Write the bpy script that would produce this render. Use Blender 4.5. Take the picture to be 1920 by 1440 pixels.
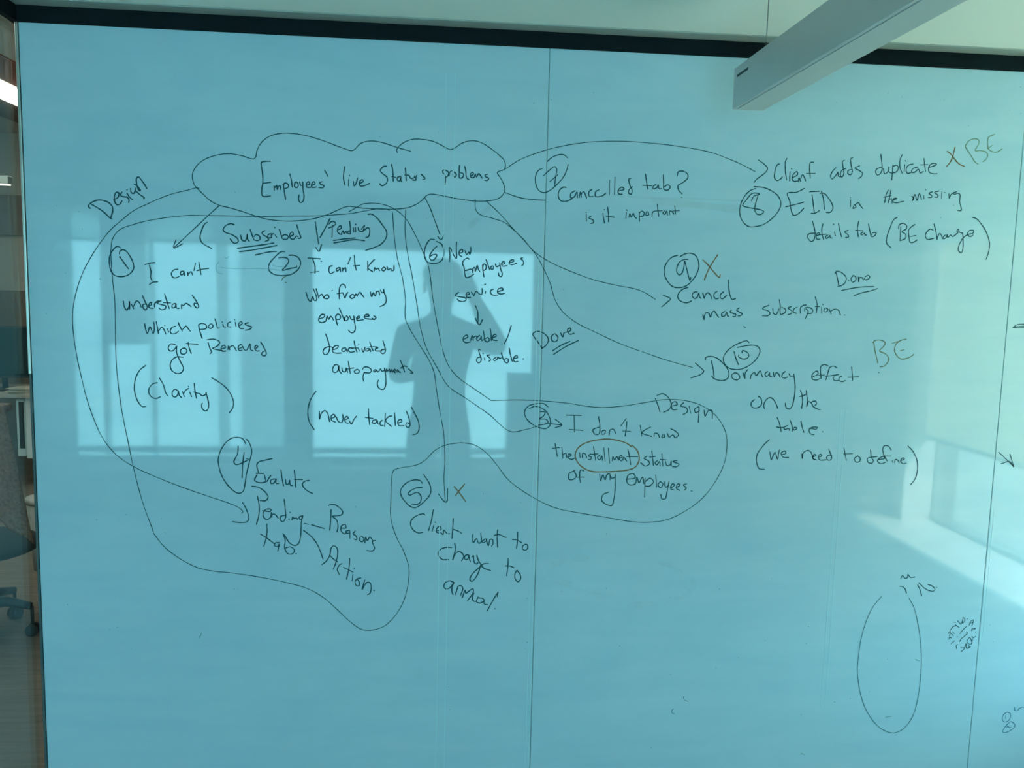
import bpy, bmesh, math, random
from mathutils import Vector, Matrix

for _o in list(bpy.data.objects):
    bpy.data.objects.remove(_o, do_unlink=True)
scn = bpy.context.scene
COL = scn.collection

# ------------------------------------------------------------------ camera
F_PX = 1589.95
CAM = Vector((0.0, -2.0, 1.68))
RIGHT = Vector((0.99596996, -0.08638969, 0.02409678))
UP = Vector((-0.01411695, 0.11432281, 0.99334335))
FWD = Vector((0.08856943, 0.98968031, -0.11264252))
cam_data = bpy.data.cameras.new('camera')
cam = bpy.data.objects.new('camera', cam_data)
COL.objects.link(cam)
cam_data.sensor_fit = 'HORIZONTAL'
cam_data.sensor_width = 36.0
cam_data.lens = F_PX / 1920.0 * 36.0
cam_data.clip_start = 0.005
cam.matrix_world = Matrix(((RIGHT.x, UP.x, -FWD.x, CAM.x),
                           (RIGHT.y, UP.y, -FWD.y, CAM.y),
                           (RIGHT.z, UP.z, -FWD.z, CAM.z),
                           (0, 0, 0, 1)))
scn.camera = cam

# ------------------------------------------------------------------ sky, sun, exposure
scn.view_settings.view_transform = 'Standard'
scn.view_settings.look = 'None'
scn.view_settings.gamma = 1.0
scn.view_settings.use_curve_mapping = False
scn.view_settings.exposure = 0.66
world = bpy.data.worlds.new('sky')
scn.world = world
world.use_nodes = True
wn = world.node_tree.nodes
wl = world.node_tree.links
wn.clear()
w_out = wn.new('ShaderNodeOutputWorld')
w_bg = wn.new('ShaderNodeBackground')
w_tc = wn.new('ShaderNodeTexCoord')
w_sep = wn.new('ShaderNodeSeparateXYZ')
w_map = wn.new('ShaderNodeMapRange')
w_map.inputs['From Min'].default_value = -0.35
w_map.inputs['From Max'].default_value = 0.35
w_ramp = wn.new('ShaderNodeValToRGB')
w_ramp.color_ramp.elements[0].position = 0.25
w_ramp.color_ramp.elements[0].color = (0.38, 0.87, 1.02, 1)
w_ramp.color_ramp.elements[1].position = 0.55
w_ramp.color_ramp.elements[1].color = (0.39, 0.88, 1.07, 1)
wl.new(w_tc.outputs['Generated'], w_sep.inputs[0])
wl.new(w_sep.outputs['Z'], w_map.inputs['Value'])
wl.new(w_map.outputs[0], w_ramp.inputs[0])
wl.new(w_ramp.outputs[0], w_bg.inputs['Color'])
wl.new(w_bg.outputs[0], w_out.inputs['Surface'])
w_bg.inputs['Strength'].default_value = SKY_STRENGTH = 5.6

sun_data = bpy.data.lights.new('sun', 'SUN')
sun_data.energy = 10.0
sun_data.color = (1.25, 1.0, 0.80)
sun_data.angle = 0.012
sun = bpy.data.objects.new('sun', sun_data)
COL.objects.link(sun)
sun.location = (6, 3, 7)
sun.rotation_euler = Vector((-0.46, -0.60, -0.64)).to_track_quat('-Z', 'Y').to_euler()

# ------------------------------------------------------------------ helpers
def ray(px, py):
    return RIGHT * ((px - 960) / F_PX) + UP * (-(py - 720) / F_PX) + FWD

def atY(px, py, Y):
    d = ray(px, py)
    return CAM + d * ((Y - CAM.y) / d.y)

def atZ(px, py, Z):
    d = ray(px, py)
    return CAM + d * ((Z - CAM.z) / d.z)

_mats = {}
def mat(name, color, rough=0.6, metal=0.0, noise=0.0, scale=8.0, stretch=None, emit=None, estr=0.0, spec=None, bump=0.0):
    if name in _mats:
        return _mats[name]
    m = bpy.data.materials.new(name)
    m.use_nodes = True
    nt = m.node_tree
    b = nt.nodes['Principled BSDF']
    b.inputs['Base Color'].default_value = (*color, 1)
    b.inputs['Roughness'].default_value = rough
    b.inputs['Metallic'].default_value = metal
    if spec is not None:
        b.inputs['Specular IOR Level'].default_value = spec
    if emit:
        b.inputs['Emission Color'].default_value = (*emit, 1)
        b.inputs['Emission Strength'].default_value = estr
    if noise > 0 or bump > 0:
        tc = nt.nodes.new('ShaderNodeTexCoord')
        mp = nt.nodes.new('ShaderNodeMapping')
        if stretch:
            mp.inputs['Scale'].default_value = stretch
        nz = nt.nodes.new('ShaderNodeTexNoise')
        nz.inputs['Scale'].default_value = scale
        nz.inputs['Detail'].default_value = 5.0
        nt.links.new(tc.outputs['Object'], mp.inputs[0])
        nt.links.new(mp.outputs[0], nz.inputs['Vector'])
        if noise > 0:
            mx = nt.nodes.new('ShaderNodeMix')
            mx.data_type = 'RGBA'
            lo = [c * (1 - noise) for c in color]
            hi = [min(1, c * (1 + noise)) for c in color]
            mx.inputs[6].default_value = (*lo, 1)
            mx.inputs[7].default_value = (*hi, 1)
            nt.links.new(nz.outputs['Fac'], mx.inputs[0])
            nt.links.new(mx.outputs[2], b.inputs['Base Color'])
        if bump > 0:
            bp = nt.nodes.new('ShaderNodeBump')
            bp.inputs['Strength'].default_value = bump
            bp.inputs['Distance'].default_value = 0.01
            nt.links.new(nz.outputs['Fac'], bp.inputs['Height'])
            nt.links.new(bp.outputs[0], b.inputs['Normal'])
    _mats[name] = m
    return m

def pane_mat():
    if 'clear_glass' in _mats:
        return _mats['clear_glass']
    m = bpy.data.materials.new('clear_glass')
    m.use_nodes = True
    nt = m.node_tree
    nt.nodes.clear()
    o = nt.nodes.new('ShaderNodeOutputMaterial')
    tr = nt.nodes.new('ShaderNodeBsdfTransparent')
    tr.inputs['Color'].default_value = (0.94, 0.98, 0.97, 1)
    gl = nt.nodes.new('ShaderNodeBsdfGlossy')
    gl.inputs['Roughness'].default_value = 0.02
    lw = nt.nodes.new('ShaderNodeLayerWeight')
    pw = nt.nodes.new('ShaderNodeMath'); pw.operation = 'POWER'
    pw.inputs[1].default_value = 5.0
    nt.links.new(lw.outputs['Facing'], pw.inputs[0])
    fr = nt.nodes.new('ShaderNodeMapRange')
    fr.inputs['To Min'].default_value = 0.03
    fr.inputs['To Max'].default_value = 0.8
    nt.links.new(pw.outputs[0], fr.inputs['Value'])
    mx = nt.nodes.new('ShaderNodeMixShader')
    nt.links.new(fr.outputs[0], mx.inputs[0])
    nt.links.new(tr.outputs[0], mx.inputs[1])
    nt.links.new(gl.outputs[0], mx.inputs[2])
    nt.links.new(mx.outputs[0], o.inputs['Surface'])
    _mats['clear_glass'] = m
    return m

def blind_mat(name, color, trans):
    m = bpy.data.materials.new(name)
    m.use_nodes = True
    nt = m.node_tree
    nt.nodes.clear()
    o = nt.nodes.new('ShaderNodeOutputMaterial')
    df = nt.nodes.new('ShaderNodeBsdfDiffuse')
    tl = nt.nodes.new('ShaderNodeBsdfTranslucent')
    wv = nt.nodes.new('ShaderNodeTexNoise')
    wv.inputs['Scale'].default_value = 300
    mxc = nt.nodes.new('ShaderNodeMix')
    mxc.data_type = 'RGBA'
    mxc.inputs[6].default_value = (*[c * 0.93 for c in color], 1)
    mxc.inputs[7].default_value = (*color, 1)
    nt.links.new(wv.outputs['Fac'], mxc.inputs[0])
    nt.links.new(mxc.outputs[2], df.inputs['Color'])
    nt.links.new(mxc.outputs[2], tl.inputs['Color'])
    mx = nt.nodes.new('ShaderNodeMixShader')
    mx.inputs[0].default_value = trans
    nt.links.new(df.outputs[0], mx.inputs[1])
    nt.links.new(tl.outputs[0], mx.inputs[2])
    nt.links.new(mx.outputs[0], o.inputs['Surface'])
    return m

def wpos(o):
    v = Vector((0, 0, 0))
    while o is not None:
        v += Vector(o.location)
        o = o.parent
    return v

class MB:
    """collects shapes in world coordinates and links them as one mesh object"""
    def __init__(self):
        self.bm = bmesh.new()
    def box(self, x0, x1, y0, y1, z0, z1, bev=0.0, slot=0):
        vs = [self.bm.verts.new((x, y, z)) for x in (x0, x1) for y in (y0, y1) for z in (z0, z1)]
        idx = [(0, 1, 3, 2), (4, 6, 7, 5), (0, 4, 5, 1), (2, 3, 7, 6), (0, 2, 6, 4), (1, 5, 7, 3)]
        fs = [self.bm.faces.new([vs[i] for i in f]) for f in idx]
        for f in fs:
            f.material_index = slot
        if bev > 0:
            es = list({e for f in fs for e in f.edges})
            r = bmesh.ops.bevel(self.bm, geom=es, offset=bev, segments=2, affect='EDGES', profile=0.5)
            for f in r['faces']:
                f.material_index = slot
        return self
    def poly(self, pts, d):
        """prism: polygon pts extruded by vector d"""
        a = [self.bm.verts.new(p) for p in pts]
        b = [self.bm.verts.new(Vector(p) + Vector(d)) for p in pts]
        n = len(pts)
        self.bm.faces.new(a)
        self.bm.faces.new(list(reversed(b)))
        for i in range(n):
            self.bm.faces.new([a[i], b[i], b[(i + 1) % n], a[(i + 1) % n]])
        return self
    def tube(self, pts, r, seg=12, cap=True):
        pts = [Vector(p) for p in pts]
        rs = r if isinstance(r, (list, tuple)) else [r] * len(pts)
        rings = []
        for i, p in enumerate(pts):
            if i == 0: t = pts[1] - pts[0]
            elif i == len(pts) - 1: t = pts[-1] - pts[-2]
            else: t = (pts[i + 1] - pts[i]).normalized() + (pts[i] - pts[i - 1]).normalized()
            t.normalize()
            u = t.cross(Vector((0, 0, 1)))
            if u.length < 0.1: u = t.cross(Vector((1, 0, 0)))
            u.normalize()
            v = t.cross(u)
            rings.append([self.bm.verts.new(p + (u * math.cos(k * 2 * math.pi / seg) + v * math.sin(k * 2 * math.pi / seg)) * rs[i]) for k in range(seg)])
        for a, b in zip(rings[:-1], rings[1:]):
            for k in range(seg):
                f = self.bm.faces.new([a[k], a[(k + 1) % seg], b[(k + 1) % seg], b[k]])
                f.smooth = True
        if cap:
            self.bm.faces.new(list(reversed(rings[0])))
            self.bm.faces.new(rings[-1])
        return self
    def ball(self, c, rx, ry=None, rz=None, u=20, v=12):
        ry = ry or rx; rz = rz or rx
        r = bmesh.ops.create_uvsphere(self.bm, u_segments=u, v_segments=v, radius=1.0)
        for vt in r['verts']:
            vt.co = Vector((vt.co.x * rx, vt.co.y * ry, vt.co.z * rz)) + Vector(c)
            for f in vt.link_faces: f.smooth = True
        return self
    def build(self, name, m, parent=None):
        bmesh.ops.recalc_face_normals(self.bm, faces=self.bm.faces)
        me = bpy.data.meshes.new(name)
        if parent is not None:
            off = wpos(parent)
        else:
            lo = [min(v.co[i] for v in self.bm.verts) for i in range(3)]
            hi = [max(v.co[i] for v in self.bm.verts) for i in range(3)]
            off = Vector(((lo[0] + hi[0]) / 2, (lo[1] + hi[1]) / 2, lo[2]))
        bmesh.ops.translate(self.bm, verts=self.bm.verts, vec=-off)
        self.bm.to_mesh(me)
        self.bm.free()
        for q in (m if isinstance(m, (list, tuple)) else [m]):
            me.materials.append(q)
        o = bpy.data.objects.new(name, me)
        COL.objects.link(o)
        if parent is not None:
            o.parent = parent
        else:
            o.location = off
        return o

def tag(o, label=None, cat=None, group=None, kind=None):
    if label: o['label'] = label
    if cat: o['category'] = cat
    if group: o['group'] = group
    if kind: o['kind'] = kind
    return o

def empty(name, loc, label, cat, group=None):
    o = bpy.data.objects.new(name, None)
    COL.objects.link(o)
    o.location = loc
    o.empty_display_size = 0.05
    return tag(o, label, cat, group)

def struct(o):
    o['kind'] = 'structure'
    return o

# ------------------------------------------------------------------ materials
def board_material():
    m = bpy.data.materials.new('tinted_board_glass')
    m.use_nodes = True
    nt = m.node_tree
    b = nt.nodes['Principled BSDF']
    tc = nt.nodes.new('ShaderNodeTexCoord')
    mp = nt.nodes.new('ShaderNodeMapping')
    mp.inputs['Scale'].default_value = (1.0, 1.0, 2.2)
    n1 = nt.nodes.new('ShaderNodeTexNoise')
    n1.inputs['Scale'].default_value = 2.6
    n1.inputs['Detail'].default_value = 6.0
    n1.inputs['Roughness'].default_value = 0.62
    n1.inputs['Distortion'].default_value = 0.8
    m2 = nt.nodes.new('ShaderNodeMapping')
    m2.inputs['Scale'].default_value = (1.3, 1.0, 9.0)
    m2.inputs['Rotation'].default_value = (0.0, 0.12, 0.0)
    n2 = nt.nodes.new('ShaderNodeTexNoise')
    n2.inputs['Scale'].default_value = 2.2
    n2.inputs['Detail'].default_value = 5.0
    n2.inputs['Distortion'].default_value = 0.5
    ad = nt.nodes.new('ShaderNodeMix')
    ad.inputs[0].default_value = 0.45
    rp = nt.nodes.new('ShaderNodeValToRGB')
    rp.color_ramp.elements[0].position = 0.32
    rp.color_ramp.elements[0].color = (*BOARD_LO, 1)
    rp.color_ramp.elements[1].position = 0.68
    rp.color_ramp.elements[1].color = (*BOARD_HI, 1)
    nt.links.new(tc.outputs['Object'], mp.inputs[0])
    nt.links.new(mp.outputs[0], n1.inputs['Vector'])
    nt.links.new(tc.outputs['Object'], m2.inputs[0])
    nt.links.new(m2.outputs[0], n2.inputs['Vector'])
    nt.links.new(n1.outputs['Fac'], ad.inputs[2])
    nt.links.new(n2.outputs['Fac'], ad.inputs[3])
    nt.links.new(ad.outputs[0], rp.inputs[0])
    nt.links.new(rp.outputs[0], b.inputs['Base Color'])
    b.inputs['Roughness'].default_value = 0.035
    b.inputs['IOR'].default_value = 1.52
    return m

BOARD_LO = (0.398, 0.630, 0.768)
BOARD_HI = (0.478, 0.690, 0.800)
M_board = board_material()
M_ink = mat('dark_marker_ink', (0.020, 0.095, 0.130), 0.55, spec=0.2)
M_ink_light = mat('faded_marker_ink', (0.075, 0.21, 0.26), 0.55, spec=0.2)
M_ink_blue = mat('blue_marker_ink', (0.02, 0.14, 0.24), 0.55, spec=0.2)
M_brown = mat('brown_marker_ink', (0.23, 0.155, 0.095), 0.55, spec=0.2)
M_brown_faint = mat('faded_brown_marker_ink', (0.17, 0.21, 0.16), 0.55, spec=0.2)
M_brown_pale = mat('pale_brown_marker_ink', (0.20, 0.32, 0.28), 0.55, spec=0.2)
def smear_mat(name, color, alpha):
    m = mat(name, color, 0.3, noise=0.05)
    b = m.node_tree.nodes['Principled BSDF']
    tc = m.node_tree.nodes.new('ShaderNodeTexCoord')
    nz = m.node_tree.nodes.new('ShaderNodeTexNoise')
    nz.inputs['Scale'].default_value = 40
    mr = m.node_tree.nodes.new('ShaderNodeMapRange')
    mr.inputs['To Min'].default_value = 0.0
    mr.inputs['To Max'].default_value = alpha * 2
    m.node_tree.links.new(tc.outputs['Object'], nz.inputs['Vector'])
    m.node_tree.links.new(nz.outputs['Fac'], mr.inputs['Value'])
    m.node_tree.links.new(mr.outputs[0], b.inputs['Alpha'])
    return m
M_smear = smear_mat('pale_wipe_smear', (0.60, 0.84, 0.94), 0.085)
M_smear_d = smear_mat('grey_wipe_smear', (0.30, 0.42, 0.46), 0.06)
M_ghost = mat('erased_marker_ghost', (0.20, 0.42, 0.52), 0.4, spec=0.3)
M_black = mat('black_header_metal', (0.003, 0.010, 0.014), 0.6, noise=0.3, scale=30, spec=0.12)
M_ceiling = mat('ceiling_paint', (0.90, 0.92, 0.84), 0.9, noise=0.03, scale=3)
M_wall = mat('wall_paint', (0.72, 0.70, 0.64), 0.85, noise=0.04, scale=4)
M_grey = mat('grey_trim_paint', (0.36, 0.42, 0.40), 0.55, noise=0.05, scale=10)
M_white = mat('white_paint', (0.82, 0.84, 0.80), 0.45, noise=0.03, scale=6)
M_fixture = mat('satin_silver_fixture', (0.66, 0.62, 0.60), 0.38, 0.35, noise=0.04, scale=20)
M_steel = mat('steel_cable', (0.30, 0.33, 0.33), 0.35, 0.8, noise=0.05, scale=40)
M_dark = mat('dark_plastic', (0.012, 0.028, 0.032), 0.5, noise=0.15, scale=25)
# ------------------------------------------------------------------ handwriting (pen paths, in view pixels of the photograph: origin x, origin y, magnification)
# each entry: key, part name, label, parent key (None = the board), [(tile, width px, ink, paths)]
INK = []
def ink(key, name, label, parent, *runs):
    INK.append((key, name, label, parent, runs))

ink('cloud', 'cloud_outline', 'dark pen cloud drawn around the heading', None,
 ((340,230,6), 2.3, 'd', '195,740 160,720 130,650 125,580 170,490 260,415 400,365 540,350 680,372 810,408 835,390 850,320 900,225 1000,150 1130,120 1260,122 1420,150 1600,205 1750,262 1870,305 1910,315 1945,305 2010,240 2080,212 2170,208 2280,230 2400,270 2500,300 2580,322'),
 ((640,230,6), 2.3, 'd', '632,338 622,310 650,265 720,215 800,188 900,187 1010,205 1100,240 1180,285 1225,303 1270,290 1350,235 1430,208 1500,205 1580,228 1680,290 1780,370 1835,430 1845,490 1835,525 1755,560 1790,620 1825,690 1838,760 1810,820 1750,860 1650,880 1520,882 1380,868 1200,835 1080,812 1000,805 960,820 900,880 820,930 730,960 600,972 400,970 250,962 150,948 70,942 0,965 -120,1020 -250,1065 -400,1095 -600,1108 -800,1092 -920,1065 -1040,1025 -1160,985 -1270,955 -1370,930 -1470,880 -1560,800 -1640,720'))

ink('head', 'handwritten_heading', 'heading reading Employees live status problems', None,
 ((460,280,8), 3.1, 'd', '380,178 270,185 240,200 240,240 258,360 262,500 248,600 252,690 275,708 380,700;265,510 380,495;435,615 430,545 445,575 470,540 480,605 495,560 520,545 530,605;570,520 580,600 605,755;565,530 600,505 645,530 640,570 590,590;668,368 690,460 705,570;745,495 740,560 775,575 795,530 765,490 745,500;815,490 830,540 855,545;862,490 865,600 880,700 865,780 825,798 800,760 805,680;915,540 965,520 950,485 915,515 920,565 985,570;995,540 1045,520 1030,485 1000,510 1000,570 1070,565;1155,485 1115,500 1130,525 1180,545 1165,575 1100,575;1190,315 1240,405|1488,260 1472,430 1495,540;1550,455 1548,550;1563,388 1566,398;1620,480 1635,550 1665,500 1685,425;1720,510 1770,480 1755,455 1715,485 1720,545 1770,550 1865,510'),
 ((690,280,8), 3.1, 'd', '280,252 230,260 185,320 220,365 285,420 285,490 235,540 205,545 175,515;352,225 372,320 380,480;352,410 420,420;490,405 445,420 440,465 475,475 495,420 490,460 510,490;560,280 570,400 575,470;555,385 615,390;620,395 640,435 690,425 705,395;735,385 715,430 720,460 660,458;800,375 855,440 820,455|1120,345 1125,315 1165,315 1210,350 1200,395 1165,420;1120,350 1145,375 1160,420 1155,530;1215,400 1225,345 1260,320;1290,340 1275,395 1305,415 1325,380 1295,340;1372,240 1368,330 1375,430 1420,420 1430,370 1380,350;1450,255 1465,320 1480,430 1515,455;1535,400 1580,375 1570,345 1535,375 1545,420 1590,420 1610,370 1625,415 1660,365 1680,385 1715,435;1795,375 1755,385 1765,410 1810,435 1790,465 1750,465'))

ink('design1', 'handwritten_word', 'slanted word Design left of the cloud', None,
 ((150,310,8), 3.3, 'd', '165,580 330,680 460,800;155,645 125,615 150,575 250,525 340,525 440,565 485,620 490,690 465,800 485,805;505,515 570,480 580,415 545,405 520,450 520,540 555,590 600,580 630,530;630,400 605,450 650,470 710,480 735,520 730,560;705,420 755,490 790,515;700,372 712,362;760,345 770,410 810,420 830,370 830,340;830,380 900,440 965,490 955,500;815,285 860,310 905,380 880,370 850,270 850,190 880,175 920,220 970,290 1005,350'))

ink('n1', 'handwritten_note', 'note 1 reading I cannot understand which policies got renewed', None,
 ((190,450,8), 3.0, 'd', '655,370 740,345 805,340;720,375 745,480 740,560 760,605;720,670 770,635 845,628;1150,440 1090,450 1050,500 1075,560 1115,568 1170,545;1230,465 1190,480 1190,520 1225,515 1240,470 1250,535;1300,535 1295,480 1305,510 1345,475 1370,525;1412,350 1390,460;1463,330 1480,420 1495,520;1435,460 1510,440 1612,425|330,915 345,1000 380,1050 415,1000 420,920 425,1040;450,960 485,1030;480,1000 530,915 570,940 600,1010;615,830 650,910 690,1010 665,1050 630,1020 625,970 675,960;705,990 750,970 745,935 715,965 720,1015 780,1025;800,1010 800,960 840,920 900,915;880,925 835,945 900,970 965,990 960,1030 900,1045 865,1020;950,810 975,890 1020,1030;930,940 1040,945;1110,950 1065,970 1065,1015 1105,1010 1120,955 1130,1020 1165,1025;1205,1030 1205,970 1225,985 1270,950 1310,970 1350,1000;1360,825 1420,910 1460,1000 1440,1020 1400,990 1395,950 1450,955'),
 ((250,570,6.857), 2.9, 'd', '145,250 160,330 180,380 215,295 255,380 270,330 265,230;295,225 310,300 325,385;325,350 365,300 395,330 420,390;440,320 455,360;402,271 407,280;545,285 500,300 475,350 490,380 540,380 580,350;575,235 600,290 630,350;630,330 680,285 700,310 735,352;840,270 850,330 885,440;840,265 880,250 935,270 940,310 900,325 850,325;985,260 965,295 990,315 1025,290 1005,255 985,262;1050,190 1070,260 1085,310 1110,310;1150,260 1165,295 1190,295;1141,228 1146,238;1250,230 1215,250 1215,290 1255,295;1310,235 1320,290;1301,198 1306,207;1360,280 1400,250 1385,225 1355,255 1370,310 1420,315;1480,240 1435,255 1460,275 1520,295 1495,325 1440,338|540,520 480,515 450,560 465,600 510,600 545,560 555,540 555,620 600,730 645,830 620,880 570,895 500,860 475,790 500,720 560,680 640,685;640,565 605,600 620,640 665,640 690,600 665,570 635,570;680,508 830,518;705,495 720,570 745,635;960,490 985,570 1005,620 985,640;945,460 1040,452 1110,490 1080,540 1020,570 1090,590 1150,600;1125,575 1185,560 1165,530 1130,560 1140,605 1190,605;1215,590 1225,540 1240,590;1235,560 1280,535 1325,600;1350,580 1400,550 1385,520 1350,550 1360,595 1400,595;1405,545 1430,590 1455,595 1480,550 1500,515 1510,590 1540,600;1560,580 1600,550 1580,530 1560,570 1590,605 1620,600;1635,485 1680,560 1710,640 1690,668 1650,650 1660,620 1700,600'),
 ((230,670,8), 2.9, 'd', '348,120 260,190 200,300 175,440 190,560 240,680 300,740 350,735;520,378 450,400 395,470 395,540 440,600 510,615 570,590;552,310 610,410 650,540 680,580;820,500 790,478 745,520 750,580 790,595 825,560 835,500 850,570 885,605;895,510 925,590;915,540 950,490 990,465;1005,520 1035,590;985,434 990,442;1075,390 1085,500 1108,615;1065,520 1130,540 1150,540 1190,575 1240,560 1255,525;1250,525 1275,620 1292,720 1275,785 1235,802 1195,770 1185,720 1195,685;1335,305 1450,375 1560,465 1630,570 1662,670 1650,760 1600,830'))
ink('c1', 'number_circle', 'circled number 1', 'n1',
 ((190,450,8), 3.0, 'd', '295,120 240,95 175,150 130,230 120,340 145,460 200,530 300,550 410,520 480,440 485,370 440,260 370,165 320,145 280,170 270,210;275,245 340,340 410,435;272,262 284,248'))

ink('sub', 'handwritten_word', 'word Subscribed after an opening bracket, underlined', None,
 ((370,390,8), 3.1, 'd', '150,215 110,240 60,350 42,450 70,520 215,608;555,250 500,235 420,270 388,330 420,365 530,405 610,470 610,510 560,530 520,500 490,460;650,405 670,480 715,495 745,440 750,395;745,400 755,470 780,500;790,318 820,400 850,480;850,430 880,400 930,420 940,470 900,490 855,480;1010,340 970,370 985,400 1050,440 1070,480 1020,500;1110,385 1065,400 1060,440 1100,450;1110,450 1115,400 1145,385;1165,400 1190,440;1159,288 1166,296;1230,320 1250,380 1275,460;1275,420 1310,400 1360,420 1350,465 1290,470;1390,425 1440,400 1425,360 1390,390 1395,450 1440,470 1490,420 1510,430;1490,250 1520,350 1550,450 1510,455;600,605 780,580 1000,550 1150,525;630,655 830,630 1050,590 1195,562;870,705 1000,675 1110,655 1190,652'))
ink('pend', 'handwritten_word', 'word Pending with slash and closing bracket, underlined', None,
 ((570,380,8), 3.1, 'd', '390,240 320,380 240,525;425,340 420,520;375,320 410,285 460,290 475,320 440,350 370,380;505,410 560,380 550,345 510,375 505,440 540,475;555,480 585,420 600,465 630,430 640,460;685,280 695,380 695,470;690,425 655,435 660,465 695,470;740,375 750,440;770,370 775,440;774,320 779,330;810,370 825,420 880,430 910,335;880,430 960,375 980,390 985,450 965,510 925,525;860,400 905,340;440,568 600,545 770,530;445,605 560,585 760,555 910,572;960,175 1010,172 1090,225 1180,340 1240,440 1230,530 1160,620 1060,670 925,715'))

ink('n2', 'handwritten_note', 'note 2 reading who from my employees deactivated autopayments', None,
 ((570,380,8), 3.0, 'd', '60,828 160,835 245,843;130,840 165,950 165,1060;95,1050 220,1030;255,880 262,882;425,945 385,960 375,1030 400,1065 455,1035;535,970 490,990 490,1025 525,1010 540,970 550,1035;580,1030 580,975 590,1000 620,975 630,1035;700,820 660,920;755,790 765,930 785,1015;740,950 840,940;955,880 955,1020;1060,850 1010,900 960,980 1030,1035;1055,1025 1060,975 1080,1000 1110,985 1135,1025;1190,970 1165,1005 1195,1025 1225,990 1195,965;1245,960 1265,1010 1300,985 1315,1020 1345,1015 1350,940'),
 ((560,520,8), 3.1, 'd', '110,225 145,330 180,362 210,290 235,345 265,345 270,300 220,170;262,170 285,250 305,315;305,290 345,255 375,300 385,315;395,275 385,310 430,322 455,295 430,260 395,275;499,200 508,195;705,155 690,115 650,105 620,140 608,240 610,325;580,245 660,232;665,240 695,305 715,255 740,225;800,255 770,290 795,318 840,290 815,255 795,260;840,300 860,250 880,285;880,270 920,225 945,255 980,300;1075,215 1095,290 1120,230 1150,280 1170,215 1200,210 1215,265;1225,190 1250,230 1275,220 1275,180;1275,215 1310,300 1310,370 1280,410 1220,438|310,620 375,600 390,565 350,555 305,610 305,660 350,680 410,655;410,650 430,580 450,630 480,585 500,600 525,645;555,600 570,680 585,720;550,590 590,550 630,590 610,630 570,630;612,465 650,560 690,650;700,590 685,635 720,650 745,610 715,575;765,580 790,630 825,630;825,575 840,680 850,760 835,815 800,832 765,815 745,790;870,620 920,600 905,580 870,610 880,645 975,635;990,585 1055,580 1040,555 990,570 985,605 1020,620 1090,628 1140,628;1125,575 1160,605 1130,632 1100,610'),
 ((570,620,8), 3.0, 'd', '325,48 370,180 385,270 350,350 310,358 285,320 310,265 380,240 440,255;430,290 500,260 515,230 475,225 430,270 425,310 470,335 560,335;625,255 575,270 570,305 610,310 635,270 650,320;735,265 680,260 665,300 700,322 760,315;752,155 770,250 795,325;700,260 810,260;815,270 830,305;817,198 823,208;865,270 890,320 915,250;975,265 930,280 930,305 970,295 985,270 1000,315;985,165 1010,240 1035,300;985,240 1085,240;1080,275 1110,255 1085,250 1070,300 1110,305 1150,305;1185,150 1205,220 1220,310 1190,345 1155,330 1165,290 1215,280|510,515 470,510 430,570 440,620 490,620 520,570 520,520 530,600 560,640;570,555 580,610 620,615 635,560 655,630;665,460 680,560 695,645;650,575 745,558;790,580 755,610 775,640 815,635 830,600 800,580;875,585 900,550 960,548 1010,590 990,630 910,630;905,620 885,700 895,760;1075,580 1045,600 1055,620 1090,590 1100,620 1130,600 1150,570 1165,605 1205,600;1205,560 1225,680 1225,810 1200,875 1160,882 1115,850 1100,790 1118,740;1230,620 1240,570 1255,610 1280,575 1295,620 1320,580 1325,635;1340,615 1375,595 1360,575 1340,610 1370,632;1395,625 1400,585 1430,620 1450,625;1445,445 1480,530 1510,620;1450,560 1510,530 1545,545;1565,570 1600,600 1635,640 1595,635'),
 ((560,720,8), 3.0, 'd', '260,110 190,210 145,350 140,480 165,580 235,688;310,405 315,525 340,440 390,400 430,430 465,565;490,515 545,490 530,455 490,480 495,545 550,570;560,490 600,565 640,580 665,530 660,455;690,540 745,510 725,485 690,515 705,575 745,590;755,545 790,600 830,530 870,480;1048,370 1050,480 1065,615;1000,502 1115,515;1170,535 1115,545 1105,580 1150,590 1180,545 1190,600 1225,600;1255,545 1225,570 1225,615 1270,620;1300,435 1290,640;1400,478 1350,490 1305,550 1390,635;1440,430 1445,530 1450,625;1490,590 1550,560 1530,530 1490,560 1500,620 1580,625;1615,405 1650,500 1670,620 1640,655 1610,630 1620,580 1665,600;1690,345 1740,440 1795,560 1805,680 1775,740 1710,760'))
ink('c2', 'number_circle', 'circled number 2', 'n2',
 ((370,390,8), 3.0, 'd', '1315,655 1260,655 1160,740 1080,840 1070,920 1130,985 1280,1015 1420,990 1520,910 1550,820 1510,740 1440,710 1375,710;1220,750 1270,740 1350,755 1370,800 1330,870 1275,935 1400,905 1490,885 1490,865'))

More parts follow.
